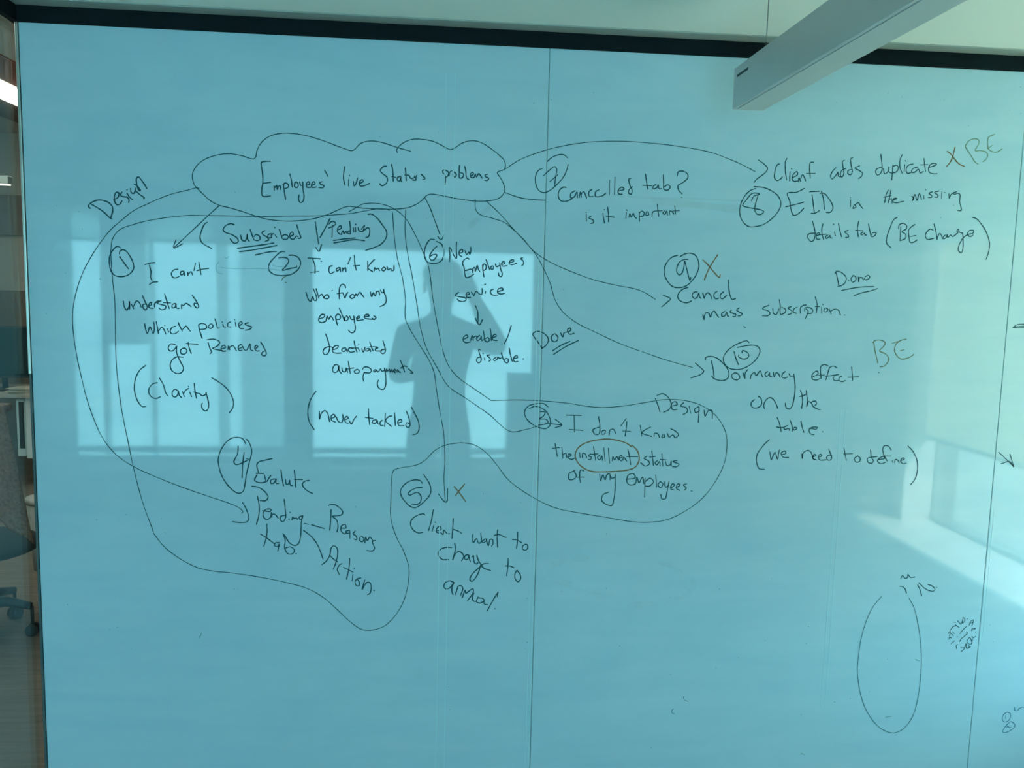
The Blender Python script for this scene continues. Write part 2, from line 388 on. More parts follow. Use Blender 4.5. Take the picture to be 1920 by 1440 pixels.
ink('n3', 'handwritten_note', 'note 3 reading I do not know the installment status', None,
 ((970,730,4.8), 2.8, 'd', '440,232 575,235;510,235 515,385;468,362 590,370;730,245 742,330 735,400 700,405 680,365 735,340;765,375 755,400 785,400 790,370 765,372;825,410 835,365 865,360 885,395;980,262 930,330;985,290 980,350 970,420;945,375 1018,378;1105,325 1120,420;1200,340 1150,365 1120,390 1210,425;1230,425 1235,395 1265,400 1280,435;1310,405 1300,430 1325,430 1320,405;1350,395 1365,430 1400,410 1420,435 1450,410 1420,375 1380,355|340,485 350,550 360,605;315,530 380,525;400,520 410,620;410,590 435,575 445,615;460,610 485,590 465,580 455,615 490,630 512,620;560,570 565,615;585,615 590,575 610,580 625,615;660,580 640,600 665,610 660,630 640,630;685,515 695,580 705,640;665,585 725,580;745,590 720,615 740,635 760,600 765,640;778,525 790,650;818,530 830,665;855,645 860,605 875,635 895,605 910,640;915,625 945,605 930,595 915,625 940,645;950,640 955,610 985,645;995,540 1010,610 1020,678;985,605 1085,605;1170,600 1140,620 1180,645 1190,670 1150,690 1110,660;1210,555 1220,640 1225,685;1190,610 1240,605;1265,640 1240,660 1255,680 1280,650 1285,690;1300,580 1310,690;1285,630 1340,635;1335,650 1345,685 1375,680 1385,645 1385,690;1440,640 1400,650 1455,675 1435,695 1395,695|515,730 465,760 465,810 500,812 530,780 510,735;600,735 570,725 560,780 568,840;530,790 605,790;740,765 750,820 770,770 790,815 805,770 830,760 835,815;835,770 850,800 880,790;880,765 880,880 870,980 850,1045 800,1035 760,1000 770,950 820,925;980,810 1060,795 1045,760 1000,770 985,830 1010,860 1060,850 1075,790 1095,840 1125,790 1140,850;1150,800 1145,970;1150,830 1195,800 1225,830 1190,870 1150,870;1245,770 1255,880;1285,830 1265,860 1290,885 1310,850 1285,830;1325,830 1335,880 1365,860;1365,830 1345,930 1330,985 1300,985 1290,945;1380,890 1415,860 1395,850 1380,895 1410,905;1430,885 1465,860 1445,850 1430,890 1460,910;1525,850 1495,860 1520,890 1500,910;1565,914 1572,917|280,308 395,320;340,268 400,322 340,345'))
ink('c3', 'number_circle', 'circled number 3', 'n3',
 ((970,730,4.8), 2.8, 'd', '275,158 240,130 170,130 100,150 65,200 80,260 130,310 200,345 260,352 295,320 295,270 260,200 200,160 150,155 105,175;205,200 250,205 235,240 200,265 260,270 275,300 240,315 190,320'))
ink('oval', 'highlight_ring', 'brown ring around the word installment', None,
 ((970,730,4.8), 3.3, 'b', '1030,518 980,484 900,458 820,447 740,452 650,470 580,500 535,545 520,600 545,660 600,710 670,738 760,742 880,738 1000,725 1060,700 1092,650 1095,595 1075,545 1030,500'))
ink('design2', 'handwritten_word', 'word Design across the right end of the loop', None,
 ((970,730,4.8), 2.8, 'd', '1240,80 1260,130 1285,205;1255,55 1310,40 1360,75 1385,140 1360,185 1315,205;1395,150 1440,135 1420,110 1390,130 1395,180 1440,180;1495,120 1470,150 1520,165 1530,200 1490,228;1545,150 1560,215;1630,155 1595,180 1605,210 1640,190;1635,160 1632,230 1628,300;1680,185 1690,240 1720,190 1750,190 1755,265'))

ink('n4', 'handwritten_note', 'note 4 reading Evaluate pending tab, reasons, action', None,
 ((390,800,7.2), 3.0, 'd', '870,430 760,455 690,475 660,510 685,630;650,630 750,632;665,645 630,720 670,750 740,755 790,740;760,650 790,740 825,690 850,660;905,705 850,720 850,765 890,760 920,705 920,765 955,765;985,580 1000,700 1020,800;1045,710 1060,780 1090,770 1100,720 1115,790 1140,795;1165,590 1180,720 1185,820;1165,712 1275,715;1370,725 1310,735 1275,775 1300,830 1350,870 1415,905'),
 ((430,900,6.26), 2.9, 'd', '330,190 350,300 345,420 318,520;265,72 340,85 420,140 455,200 430,240 360,242;390,360 480,368 490,345 430,345 400,380 400,430 440,465 480,440 495,380;495,440 510,400 540,405 560,430 575,450;645,225 655,330 660,440 630,488 600,470 600,430 650,415;710,375 716,382;697,455 706,466;735,470 745,435 760,450 790,445 800,465;850,420 820,435 830,465 860,440 862,415 845,500 838,640 815,740 775,768 710,740 645,640|442,515 440,640 405,780;365,632 440,680 530,750;590,735 540,740 530,770 570,780 585,750 568,840;630,630 655,700 650,800 690,865 740,865 765,825 720,785 650,800;779,861 790,864|880,508 930,520|965,525 1040,548 1115,568|870,590 970,670 1040,770 1100,925|1195,345 1190,470 1178,590;1165,300 1200,285 1260,300 1330,370 1320,405 1260,420 1210,425 1260,470 1275,540 1265,610;1320,565 1370,560 1355,520 1320,535 1310,590 1345,630 1380,620;1410,590 1370,600 1380,625 1410,620;1415,600 1415,685;1480,595 1455,630 1490,660 1495,700 1460,690;1540,660 1525,700 1560,725 1580,690 1550,655;1590,740 1600,670 1620,710 1650,670 1690,720;1715,710 1680,720 1690,760 1705,800 1685,830 1610,828|1085,995 1140,950 1180,880 1195,800 1225,772 1265,800 1270,880 1250,970 1220,1050;1175,880 1220,925 1270,960;1325,980 1290,1000 1268,1050 1290,1108;1412,920 1405,1030 1375,1165;1340,1025 1450,1080;1450,1110 1440,1185;1465,1034 1471,1044;1545,1150 1500,1160 1475,1200 1495,1240 1520,1240 1525,1200 1500,1160;1590,1170 1560,1285 1610,1205 1650,1205 1665,1260 1650,1330 1620,1345;1694,1297 1703,1301'))
ink('c4', 'number_circle', 'tall egg shaped circle around number 4', 'n4',
 ((390,800,7.2), 2.9, 'd', '510,235 470,165 400,143 310,160 220,240 160,350 138,450 150,550 190,670 260,780 350,870 420,900 475,870 495,800 520,640 560,470 590,340 575,260 545,195 518,168;408,260 400,360 350,480 380,512 460,490 545,440 515,430;488,345 470,500 460,690'))

ink('n5', 'handwritten_note', 'note 5 reading client want to change to annual', None,
 ((730,870,6.857), 2.9, 'd', '455,655 440,640 350,665 285,720 272,780 310,850 370,885 430,880;565,585 540,730 505,855;570,790 550,865;589,746 596,753;610,860 665,840 650,800 610,830 605,875 650,890;660,880 690,905 700,850 740,890 775,895;822,700 815,830 805,960;815,840 870,855 930,890;1070,905 1080,1010 1120,960 1150,1020 1180,1000 1175,885;1225,965 1190,1000 1210,1010 1250,980 1240,960;1245,975 1275,1050 1295,970 1325,970 1330,1030 1310,1060;1392,845 1385,930 1392,1070;1345,920 1400,905 1500,945;1650,875 1648,980 1635,1085;1580,970 1640,975 1705,1015;1755,1030 1715,1055 1715,1095 1750,1108 1780,1075 1770,1035 1745,1030'),
 ((800,1000,9), 3.1, 'd', '425,240 340,235 240,265 195,320 210,390 270,440 370,440;472,170 485,260 440,450;455,390 510,320 560,310 610,350 625,390 590,465;700,360 650,375 640,430 680,440 710,400 715,365 720,430 740,480;765,400 790,375 795,440 810,500 850,515 865,490;845,370 870,450 915,540 870,590 760,700 730,780 760,810 810,770 870,670 900,580 905,540;925,540 960,515 1045,510;920,545 970,590 1080,628;1375,420 1370,550 1348,715;1325,548 1400,550 1470,578;1525,620 1490,680 1495,770 1540,815 1585,770 1580,700 1525,625|455,825 380,800 310,840 290,900 320,935 380,925 440,860 465,825 430,900 425,980 445,1035;485,1035 520,920 530,890 585,885 610,930 590,1000 565,1055;600,1085 650,960 660,1010 720,970 780,935 790,980 760,1040 690,1135;800,1010 770,1080 790,1140 830,1150;870,1070 840,1150 880,1175 930,1165 970,1130 940,1095 880,1090;970,1130 970,1190 1030,1205;1205,990 1130,1110 1020,1310;1205,990 1190,1070;1147,1269 1156,1276'))
ink('c5', 'number_circle', 'circled number 5', 'n5',
 ((730,870,6.857), 2.9, 'd', '425,250 400,215 330,203 250,225 180,280 145,340 150,400 200,480 270,545 330,562 400,525 470,460 520,400 535,330 510,240 440,135;425,300 340,310 260,355 240,385 265,400 310,380 360,365 400,400 410,450 390,500 350,518 280,512'))
ink('x5', 'cross_mark', 'brown cross beside note 5', None,
 ((730,870,6.857), 3.3, 'b', '835,290 900,370 980,480;970,255 880,365 850,410'))

ink('n6', 'handwritten_note', 'note 6 reading new employees service enable or disable', None,
 ((780,430,8), 3.1, 'd', '503,485 508,380 500,270 520,290 560,380 605,435 605,300 608,190;650,360 700,340 690,300 650,330 650,385 690,408;735,320 760,380 795,340 805,375 820,340 822,265|795,450 775,432 720,460 698,510 720,570 750,720 800,715 870,670;740,620 830,600 860,620;850,650 850,600 880,570 890,630 920,545 935,600 960,635;1000,530 1005,620 1020,715;1000,560 1020,520 1050,540 1045,600 1010,620;1050,455 1075,520 1105,605;1130,555 1120,590 1150,600 1165,570 1145,545;1190,520 1210,560 1255,540;1255,500 1270,600 1295,670 1275,710 1245,695 1235,655;1285,530 1330,510 1315,480 1285,510 1295,550 1370,545;1400,500 1465,480 1455,455 1410,475 1400,515 1440,530 1510,510;1600,425 1570,440 1600,465 1615,510 1585,550|640,945 590,990 640,1010 740,1030 750,1060 700,1085 640,1070 620,1045;755,985 800,970 790,945 755,960 760,1020 820,1020;830,940 870,1000;870,985 905,930 940,960 980,980 995,930 990,885;1045,930 1040,960;1030,826 1046,824;1165,895 1120,920 1125,965 1165,990 1225,985;1230,935 1305,905 1290,880 1235,895 1225,950 1270,970 1330,960'),
 ((840,530,7.385), 3.0, 'd', '378,315 410,400 415,570;378,490 410,560 435,583 480,510|225,780 275,750 260,725 220,750 210,800 245,830 310,820;315,800 335,730 350,800;345,770 380,740 400,750;440,730 400,760 405,800 445,780 460,740 465,800 490,790;490,670 500,740 510,800 550,820 575,790 550,760 510,780;585,640 595,700 600,800;620,760 670,740 655,715 620,740 620,790 685,800;875,595 830,740 778,850|445,930 425,925 435,980 460,1060 450,1095 420,1110 395,1080 410,1040 455,1030;505,1040 510,1075;483,977 489,985;580,1000 540,1010 570,1035 590,1070 565,1090;670,1030 630,1060 640,1080 680,1060 690,1030 715,1050 740,1040;738,970 765,1060 790,1100 825,1110 835,1060 800,1050 775,1080;848,905 860,980 890,1090;910,1050 965,1035 955,1010 915,1030 905,1070 925,1095 970,1090;1036,1055 1050,1056'))
ink('c6', 'number_circle', 'circled number 6', 'n6',
 ((780,430,8), 3.0, 'd', '280,155 220,150 160,220 130,310 128,400 160,480 220,510 300,512 380,470 415,390 415,300 380,220 305,180;315,250 250,320 205,400 215,450 250,465 300,420 310,380 260,380 205,410'))
ink('done6', 'handwritten_word', 'word Done underlined twice beside note 6', None,
 ((840,530,7.385), 3.1, 'd', '1180,735 1250,830 1305,910;1190,740 1170,715 1210,680 1280,680 1360,730 1390,790 1370,850 1330,890 1295,910;1480,705 1435,740 1435,795 1475,818 1515,795 1520,750 1490,715;1555,690 1590,750 1610,690 1640,685 1700,660 1690,630 1655,650 1665,695 1690,715 1745,700;1445,945 1560,870 1690,812;1462,992 1640,880 1810,798'))

ink('n7', 'handwritten_note', 'note 7 reading cancelled tab? is it important', None,
 ((990,290,6), 2.9, 'd', '430,370 400,365 355,400 340,460 365,515 420,525 480,505 500,485;530,405 480,440 480,485 520,475 550,420 555,485;575,485 590,420 600,480;595,450 625,415 645,450 660,490;720,390 685,420 690,470 735,470;800,395 760,420 760,470 830,465 875,435;918,285 915,450;978,255 972,450;1010,410 1080,390 1060,365 1015,400 1020,440 1060,445;1160,265 1135,275 1145,340 1170,400 1160,445 1130,430 1140,390 1175,360;1322,220 1335,320 1350,390;1290,345 1390,350;1440,335 1405,360 1410,385 1450,370 1465,340 1475,385 1500,380;1522,225 1525,310 1530,390 1570,400 1600,360 1570,340 1530,365;1680,240 1690,195 1740,185 1795,220 1795,265 1740,315 1690,345 1690,390 1735,445;1725,479 1732,483|655,670 658,750;651,647 656,653;710,690 685,710 735,740 735,765 705,775;842,660 850,720 862,772;858,617 862,620;895,590 905,680 905,755;880,690 970,705;1105,650 1100,715;1109,621 1114,627;1135,705 1145,665 1160,700 1185,660 1200,700 1220,715;1250,645 1255,750;1250,660 1280,635 1310,660 1290,690 1258,695;1335,640 1325,680 1355,680 1350,640;1395,700 1400,650 1425,635;1455,555 1460,620 1470,695;1420,635 1510,630;1540,630 1515,660 1540,670 1560,635 1570,680;1590,680 1595,635 1620,640 1640,670;1650,575 1660,670;1630,635 1705,628'))
ink('c7', 'number_circle', 'open circle around number 7', 'n7',
 ((990,290,6), 2.6, 'd', '160,155 120,175 85,240 85,320 120,400 180,428 250,400 330,330 400,250 440,160 450,110;215,78 270,30 330,5 400,0 445,35;172,240 230,185 300,135 322,165 310,250 300,350;245,305 335,225'))

ink('n8', 'handwritten_note', 'note 8 reading client adds duplicate EID in details tab', None,
 ((1380,240,6.857), 2.8, 'd', '560,462 530,475 500,560 495,640 525,675 580,650 595,625;655,390 635,430 635,560 650,670;695,560 690,640 690,680;711,520 718,528;720,640 790,600 780,560 735,600 720,660 745,685 795,680;800,690 810,640 830,690;830,650 855,600 880,640 895,680;1000,440 955,445 945,520 955,645;905,585 1020,585;1285,510 1240,560 1215,620 1235,655 1290,600 1310,570 1315,620 1350,630;1395,415 1370,430 1375,500 1385,590 1360,630 1340,600 1360,545 1410,520;1500,380 1475,395 1480,480 1495,560 1475,600 1440,590 1440,550 1490,530;1590,485 1530,515 1580,545 1625,580 1610,625 1575,650'),
 ((1620,240,6.857), 2.8, 'd', '215,340 225,420 230,540 205,590 170,605 150,570 160,530 225,505;250,520 265,590 310,560 320,500;370,480 365,560 355,670;310,560 350,580 420,560 440,510 420,480 375,490;490,345 465,400 460,500 490,585;525,470 515,560;530,418 535,427;630,465 570,480 540,540 560,585 600,575;690,500 620,530 610,570 650,570 700,530 720,580 760,560;770,390 780,480 790,560;725,475 820,470;830,510 930,470 920,455 860,465 830,510 840,570 890,590 940,590|310,800 280,870 265,960;250,890 350,870;345,800 330,880 310,965;320,920 355,910 360,965;370,930 420,905 385,905 375,950 410,962 510,940;610,880 640,900 620,935;625,930 655,855 680,930 710,845 740,920;765,865 770,910;789,788 794,797;880,820 835,840 870,870 870,890 825,895;965,810 905,830 945,860 950,885 905,890;1000,820 995,905;1034,830 1042,830;1090,845 1095,905 1115,860 1150,830;1190,820 1150,835 1165,855 1195,840 1230,850 1230,950 1248,1060 1200,1060'),
 ((1370,340,6.857), 2.8, 'd', '945,92 850,140 730,155 760,260 775,360 800,430 830,437 890,400 940,345;705,328 800,305 940,268;1015,135 1140,128;1045,170 1060,280 1075,400;1035,412 1080,410 1145,375;1165,125 1190,220 1205,365;1150,155 1200,155 1260,220 1310,310 1310,360 1275,400 1230,400;1540,240 1538,325;1534,206 1541,213;1570,350 1590,300 1610,330 1580,350;1600,300 1640,275 1665,310 1700,352|1050,510 1075,600 1085,690 1065,760 1035,775 1000,740 985,700 1010,675 1090,665;1100,700 1145,680 1130,660 1100,690 1110,745 1150,740;1185,545 1170,620 1180,700 1195,750;1140,690 1230,680;1250,690 1220,710 1230,735 1265,710 1275,690 1280,725 1310,730;1335,650 1345,700;1317,547 1326,553;1385,540 1400,620 1425,715;1510,630 1465,650 1510,690 1515,715 1475,725;1645,515 1630,600 1640,715;1605,630 1700,635;1700,650 1670,680 1690,690 1720,665 1725,690 1750,690;1770,545 1785,620 1810,710 1850,700 1870,665 1830,660 1805,690'),
 ((1600,340,6.857), 2.8, 'd', '565,462 520,490 470,600 430,720 430,800 485,855;610,580 605,680 600,765;580,610 590,560 640,540 685,570 680,610 625,650 670,680 670,730 600,765;790,555 740,590 710,630 715,720 730,785 770,785 820,755;730,710 805,695;1025,630 990,615 945,650 925,700 950,745 1030,735;1035,545 1060,640 1078,750;1075,730 1110,670 1130,690 1145,740;1180,690 1155,720 1160,740 1195,720 1205,685 1215,720 1250,690 1275,710 1320,680 1345,655 1330,640 1350,615 1360,650 1395,665;1405,660 1410,760 1405,880 1385,920 1350,890 1355,830 1410,730 1460,690 1545,660 1540,630 1490,635 1465,680 1500,710 1540,690;1525,462 1580,480 1660,570 1720,680 1750,800 1740,900 1705,1005'))
ink('c8', 'number_circle', 'circled number 8', 'n8',
 ((1370,340,6.857), 2.7, 'd', '320,92 250,120 180,190 130,290 115,400 150,510 230,580 330,580 430,550 540,470 620,370 645,280 610,190 520,120 420,80 300,68;265,250 300,190 370,165 310,150 270,160 200,240 155,310 200,330 300,350 400,370 425,390 390,425 345,425 315,390 310,340 330,250 350,180'))
ink('x8', 'cross_mark', 'brown cross after the word duplicate', None,
 ((1620,240,6.857), 3.2, 'b', '1170,245 1135,380 1100,450 1055,500;1070,300 1110,330 1160,395 1220,460 1290,495'))
ink('be8', 'handwritten_word', 'faded brown letters BE at upper right', None,
 ((1620,240,6.857), 2.9, 'bp', '1300,240 1360,330 1430,440 1470,465;1300,230 1350,165 1430,138 1475,160 1470,210 1430,290 1500,290 1570,310 1590,350 1570,400 1530,435;1680,80 1600,120 1590,160 1590,220 1600,265 1640,300 1700,310 1775,270;1590,265 1650,225'))

ink('n9', 'handwritten_note', 'note 9 reading cancel mass subscription', None,
 ((1230,470,9.6), 3.0, 'd', '575,665 500,685 420,750 390,820 420,890 490,930 560,938 640,905;740,740 680,750 650,810 690,860 740,840 770,760 785,840 815,860;840,760 870,860 885,800 930,760 980,800 1000,865;1100,730 1060,760 1040,820 1075,865 1130,855;1215,740 1160,790 1160,850 1200,865 1270,805;1298,525 1310,680 1340,830 1375,880 1435,860|840,1150 865,1240 870,1170 910,1110 950,1130 980,1195 1010,1110 1050,1090 1090,1150 1130,1200;1240,1090 1185,1130 1185,1180 1230,1180 1270,1110 1285,1170 1310,1185;1360,1070 1330,1100 1390,1130 1440,1150 1420,1185 1380,1185;1500,1030 1450,1070 1510,1110 1550,1140 1520,1170 1470,1175|1575,1363 1610,1385'),
 ((1400,490,6.857), 2.8, 'd', '285,565 220,590 205,610 280,640 300,670 270,700 200,700;335,605 345,670 375,685 400,650 415,610;418,490 430,570 435,680 490,660 500,620 450,590;575,580 530,600 580,640 575,670 530,685;650,590 610,610 600,650 640,670;690,670 690,600 720,570 765,560;760,610 790,640 755,735;745,640 750,600 820,600 850,630 830,670 780,670;880,455 905,550 895,665;880,580 940,580;960,590 965,670;977,551 984,557;1010,600 990,640 1020,650 1045,620 1020,600;1060,610 1085,680;1080,640 1130,615 1180,630 1205,690;1254,689 1262,693'))
ink('c9', 'number_circle', 'circled number 9', 'n9',
 ((1230,470,9.6), 2.9, 'd', '390,85 300,110 210,190 155,300 150,420 200,540 290,640 400,668 530,640 640,550 730,420 770,290 750,150 690,70 600,45 520,60 435,105;575,155 500,160 420,210 375,310 380,400 425,435 470,400 500,300 515,190 545,300 580,440 610,540 625,480'))
ink('x9', 'cross_mark', 'brown cross right of circled number 9', None,
 ((1230,470,9.6), 3.3, 'b', '845,170 930,250 1020,360 1140,480 1155,430;1110,75 1020,210 930,370 870,525'))
ink('done9', 'handwritten_word', 'word Done underlined twice above subscription', None,
 ((1400,490,6.857), 2.8, 'd', '1150,145 1170,240 1185,320;1135,155 1150,130 1190,130 1250,170 1280,215 1260,280 1220,310 1170,322;1307,242 1313,246;1370,180 1340,225 1360,268 1400,245 1400,200 1370,180;1435,200 1440,265 1450,210 1490,215 1500,240;1510,215 1520,235 1560,230 1582,200 1560,180 1520,200;1220,375 1340,350 1480,330 1635,325;1380,440 1480,405 1610,375 1680,350'))

ink('n10', 'handwritten_note', 'note 10 reading dormancy effect on the table', None,
 ((1290,630,8.348), 2.9, 'd', '365,385 390,500 405,630;275,380 275,340 330,320 430,335 530,410 610,500 640,590 620,660 560,695 470,690 400,660 370,625;730,575 685,610 700,665 770,685 810,650 780,590 735,575;860,575 890,665 895,580 935,525;975,670 985,620 1040,570 1065,620 1130,545 1150,600 1165,640;1245,555 1205,590 1225,635 1265,600 1275,570 1280,630 1310,635;1335,570 1350,640 1380,575 1415,590 1440,650;1520,555 1480,590 1470,640 1510,660 1560,640;1580,590 1600,625 1650,625;1655,595 1665,680 1675,780 1672,868 1653,1010 1625,1102 1586,1143 1543,1127 1523,1085 1522,1048'),
 ((1480,620,7.385), 2.9, 'd', '320,640 395,600 385,560 340,580 310,625 320,670 380,682 430,660;540,490 490,468 440,490 430,560 440,660;400,620 490,612;660,515 610,490 560,510 535,580 505,680;500,630 600,620 685,605;620,640 605,655 625,690 680,690;725,630 690,650 690,690 730,705 775,692;862,500 870,600 875,690;815,645 960,638|1232,576 1240,580'),
 ((1390,720,10.667), 3.0, 'd', '265,310 200,370 195,430 240,475 320,475 390,430 410,360 385,280 335,245;460,375 445,440 465,495;455,390 500,310 570,272 620,290 680,370 730,490;1180,125 1215,230 1225,350 1205,490;1160,248 1225,240 1285,205;1298,130 1310,240 1330,340 1305,450;1310,410 1340,355 1390,370 1440,450 1520,500 1580,512;1395,370 1440,345 1490,345 1500,400 1470,430|715,670 760,780 795,955;700,860 790,870 840,865;930,830 860,860 850,890 880,910 945,890 960,930;975,725 1010,830 1025,950;1030,920 1060,870 1110,880 1090,910 1030,920;1190,740 1215,860 1250,970;1370,885 1450,860 1520,870 1490,905 1400,890 1360,900 1360,960 1400,1005 1455,1010;1620,953 1630,958'),
 ((1400,810,5.647), 2.8, 'd', '240,78 170,150 110,240 105,320 130,385 190,395;245,210 260,290 300,215 325,285 345,190;370,240 415,225 400,200 365,225 385,265 445,270;585,230 590,280 600,220 650,195 680,215 700,280;700,265 735,245 715,235 700,280 740,295;755,270 795,250 780,235 755,265 775,295 840,295;868,180 890,240 900,280 870,300 845,280 860,250 905,245;1025,155 1040,230 1055,300;1025,232 1120,230;1175,250 1140,285 1160,320 1195,310 1200,275 1175,255;1310,190 1320,270 1340,300 1325,330 1285,320 1280,280 1380,260;1395,290 1460,280 1450,260 1400,280 1385,310 1420,335 1470,320;1530,190 1500,150 1460,145 1440,180 1460,260 1490,310;1440,255 1530,255;1540,300 1545,320;1565,325 1575,290 1600,300 1615,325;1630,305 1670,285 1650,275 1630,305 1650,335 1690,330;1705,145 1760,205 1800,290 1808,390 1785,490 1735,558'))
ink('c10', 'number_circle', 'circled number 10', 'n10',
 ((1290,630,8.348), 2.8, 'd', '955,105 920,75 840,95 700,165 600,250 555,340 570,430 640,500 760,525 880,500 1000,430 1090,330 1125,230 1100,170 1030,145 920,150 770,180;718,240 750,350 790,450;845,265 850,230 900,240 945,280 945,330 890,360 830,350 790,320 795,295'))
ink('be10', 'handwritten_word', 'brown letters BE right of note 10', None,
 ((1480,620,7.385), 2.8, 'bf', '1165,150 1190,300 1225,450;1155,165 1190,135 1270,132 1325,165 1310,210 1250,280 1330,320 1375,380 1360,440 1310,490 1255,500;1420,178 1500,150;1620,115 1530,140 1475,190 1455,270 1490,350 1540,390 1600,390 1680,360 1725,325;1540,275 1585,265'))

A = 1.95
ink('loop', 'grouping_loop', 'long thin pen loop enclosing notes 1, 2, 3 and 4', None,
 ((640,230,6), A, 'd', '545,985 490,970 380,972 260,995 120,1020 0,1032 -300,1048 -560,1050 -900,1055 -1300,1048 -1550,1045 -1740,1045 -1965,1068 -2190,1106 -2340,1146 -2475,1194 -2535,1245 -2577,1320 -2592,1446 -2577,1720 -2548,2020 -2540,2394 -2527,2770 -2472,3220 -2398,3594 -2335,3894 -2235,4270 -2112,4606'),
 ((200,800,2.909), A, 'd', '255,580 310,650 400,720 500,770 580,787 700,800 850,823 1000,855 1100,885 1180,930 1250,990 1330,1065 1390,1105 1440,1110 1510,1090 1570,1035 1620,950 1645,850 1648,770 1620,680 1580,600 1550,500 1550,400 1560,250 1570,235 1700,205 1740,180 1790,130 1850,100 1925,88'),
 ((820,730,3.31), A, 'd', '140,330 230,345 310,400 370,470 430,550 500,610 620,685 740,738 900,770 1050,795 1200,820 1300,825 1420,810 1530,760 1640,680 1720,580 1780,460 1797,350 1790,270 1750,190 1690,130 1600,85 1500,65 1400,65 1300,80 1180,100 1050,112 950,108 800,85 650,72 500,66 330,70'),
 ((700,380,3), A, 'd', '659,1110 560,1042 480,985 425,920 390,830 365,710 335,540 312,365 285,290 240,190 190,100 140,50 90,22 30,5 -60,8 -90,25 -138,51'))
ink('a1', 'connecting_arrow', 'arrow from the cloud to note 1', None,
 ((0,0,1), 2.4, 'd', '411.7,385 393,402 360,433 326,464.6;330,450 325.6,465 343,457'))
ink('a2', 'connecting_arrow', 'short arrow down to note 2', None,
 ((370,390,8), 2.9, 'd', '1770,205 1790,350 1820,545;1775,590 1825,650 1865,545'))
ink('a3', 'connecting_arrow', 'thin line from the cloud down to circled number 3', None,
 ((700,380,3), A, 'd', '182,40 178,150 190,270 220,420 245,570 265,700 300,820 360,930 420,1030 520,1100 650,1190 770,1287 850,1278 930,1255'))
ink('a4', 'connecting_arrow', 'long curved arrow along the left to pending tab', None,
 ((0,0,1), A, 'd', '373,353 367,352.5 350,357 325,363 300,372 275,383 250,395.5 225,415.6 207.5,431 180,467 155,512 140.5,558 136,596 140.5,646 151,700 167.5,762.5 192.5,821 217.5,852 251,875 317,904 380,927 430,943.8 449.7,952.8 455.3,959.7 453.2,962'),
 ((390,800,7.2), 2.7, 'd', '465,1020 520,1120 550,1230 530,1280 450,1295 330,1282'))
ink('a5', 'connecting_arrow', 'straight arrow dropping to note 5', None,
 ((700,380,3), A, 'd', '108,55 118,190 135,310 165,430 180,540 180,650 200,700 260,800 310,880 340,950 355,1050 375,1180 395,1290 402,1400 402,1470 397,1550 401,1620 404,1680'),
 ((730,870,6.857), 2.8, 'd', '632,385 690,465 725,490 745,470 752,315'))
ink('a6', 'connecting_arrow', 'short arrow from the cloud to circled number 6', None,
 ((0,0,1), 2.4, 'd', '797,371 806,389 815,413 825,440;820.6,443.1 826.9,449.7 832.5,440'))
ink('a7', 'connecting_arrow', 'short line from the cloud to the panel joint', None,
 ((880,250,3.2), 2.4, 'd', '212,355 300,385 380,398 460,402'))
ink('a8', 'connecting_arrow', 'long arched arrow from the cloud to note 8', None,
 ((880,250,3.2), A, 'd', '215,215 300,160 400,120 520,85 700,55 900,48 1100,60 1300,85 1450,115 1560,155 1640,190 1715,230'),
 ((1380,240,6.857), 2.6, 'd', '285,410 360,465 405,520 380,570 270,655 230,700'))
ink('a9', 'connecting_arrow', 'long arrow from the cloud to note 9', None,
 ((880,250,3.2), A, 'd', '35,395 38,455 60,485 140,510 210,535 260,575 320,630 390,710 480,770 600,825 750,880 900,915 1000,935 1060,960 1118,998'),
 ((1230,470,9.6), 2.8, 'd', '130,805 260,865 200,930 100,1012'))
ink('a10', 'connecting_arrow', 'long arrow from the cloud to note 10', None,
 ((880,250,3.2), A, 'd', '100,405 180,480 260,570 340,655 400,730 450,820 485,900 515,1000 560,1070 640,1135 760,1195 900,1260 1020,1305;1035,1310 1180,1360 1340,1405'),
 ((1290,630,8.348), 2.8, 'd', '115,425 190,490 245,550 200,600 45,655'))

ink('ovl', 'doodle_oval', 'tall thin pen oval open at the top, lower right', None,
 ((0,0,1), 2.1, 'dl', '1653,1118 1638,1136 1624,1165 1614,1200 1609,1235 1607.5,1255 1609,1275 1612.5,1297 1622,1327 1636,1350 1652,1366 1673,1374 1690,1369 1704,1355 1714,1336 1720,1313 1725,1280 1727.5,1242 1726,1205 1721,1170 1714,1140 1704,1121'))
ink('dood', 'doodle_marks', 'small wavy marks above the oval', None,
 ((1600,1060,7.385), 2.7, 'd', '655,185 680,140 715,180 750,165 755,125 790,165 850,160;640,290 680,295 715,325 735,385;890,270 920,330 945,420;905,240 990,320 1050,350 1110,355 1130,335 1090,285 1030,265;1147,303 1155,309'))
ink('scrib', 'scribble', 'tiny round scribble right of the oval', None,
 ((1600,1060,7.385), 2.2, 'd', '1385,785 1420,790;1440,765 1490,815 1500,780;1520,720 1510,800 1545,760 1535,725;1570,745 1585,735;1600,830 1630,770 1660,755 1640,840;1610,800 1660,790;1410,820 1465,860;1340,900 1385,845 1430,835;1310,945 1340,915 1330,980;1375,920 1400,945;1350,940 1385,975;1320,1025 1330,1000 1360,1005;1350,1085 1400,1045;1470,950 1520,890 1565,845;1530,985 1560,960 1580,935 1560,920;1470,1055 1500,1010 1530,990;1439,984 1448,991;1635,905 1645,875 1690,875 1650,895;1689,923 1697,931;1570,1050 1610,1000 1640,1080 1600,1090 1570,1055;1640,985 1665,1000 1695,980;1640,1080 1650,1010;1430,1155 1425,1110 1445,1095;1485,1130 1540,1140 1495,1195;1540,1130 1560,1085 1565,1150 1620,1130 1590,1110;1570,1150 1620,1120'))
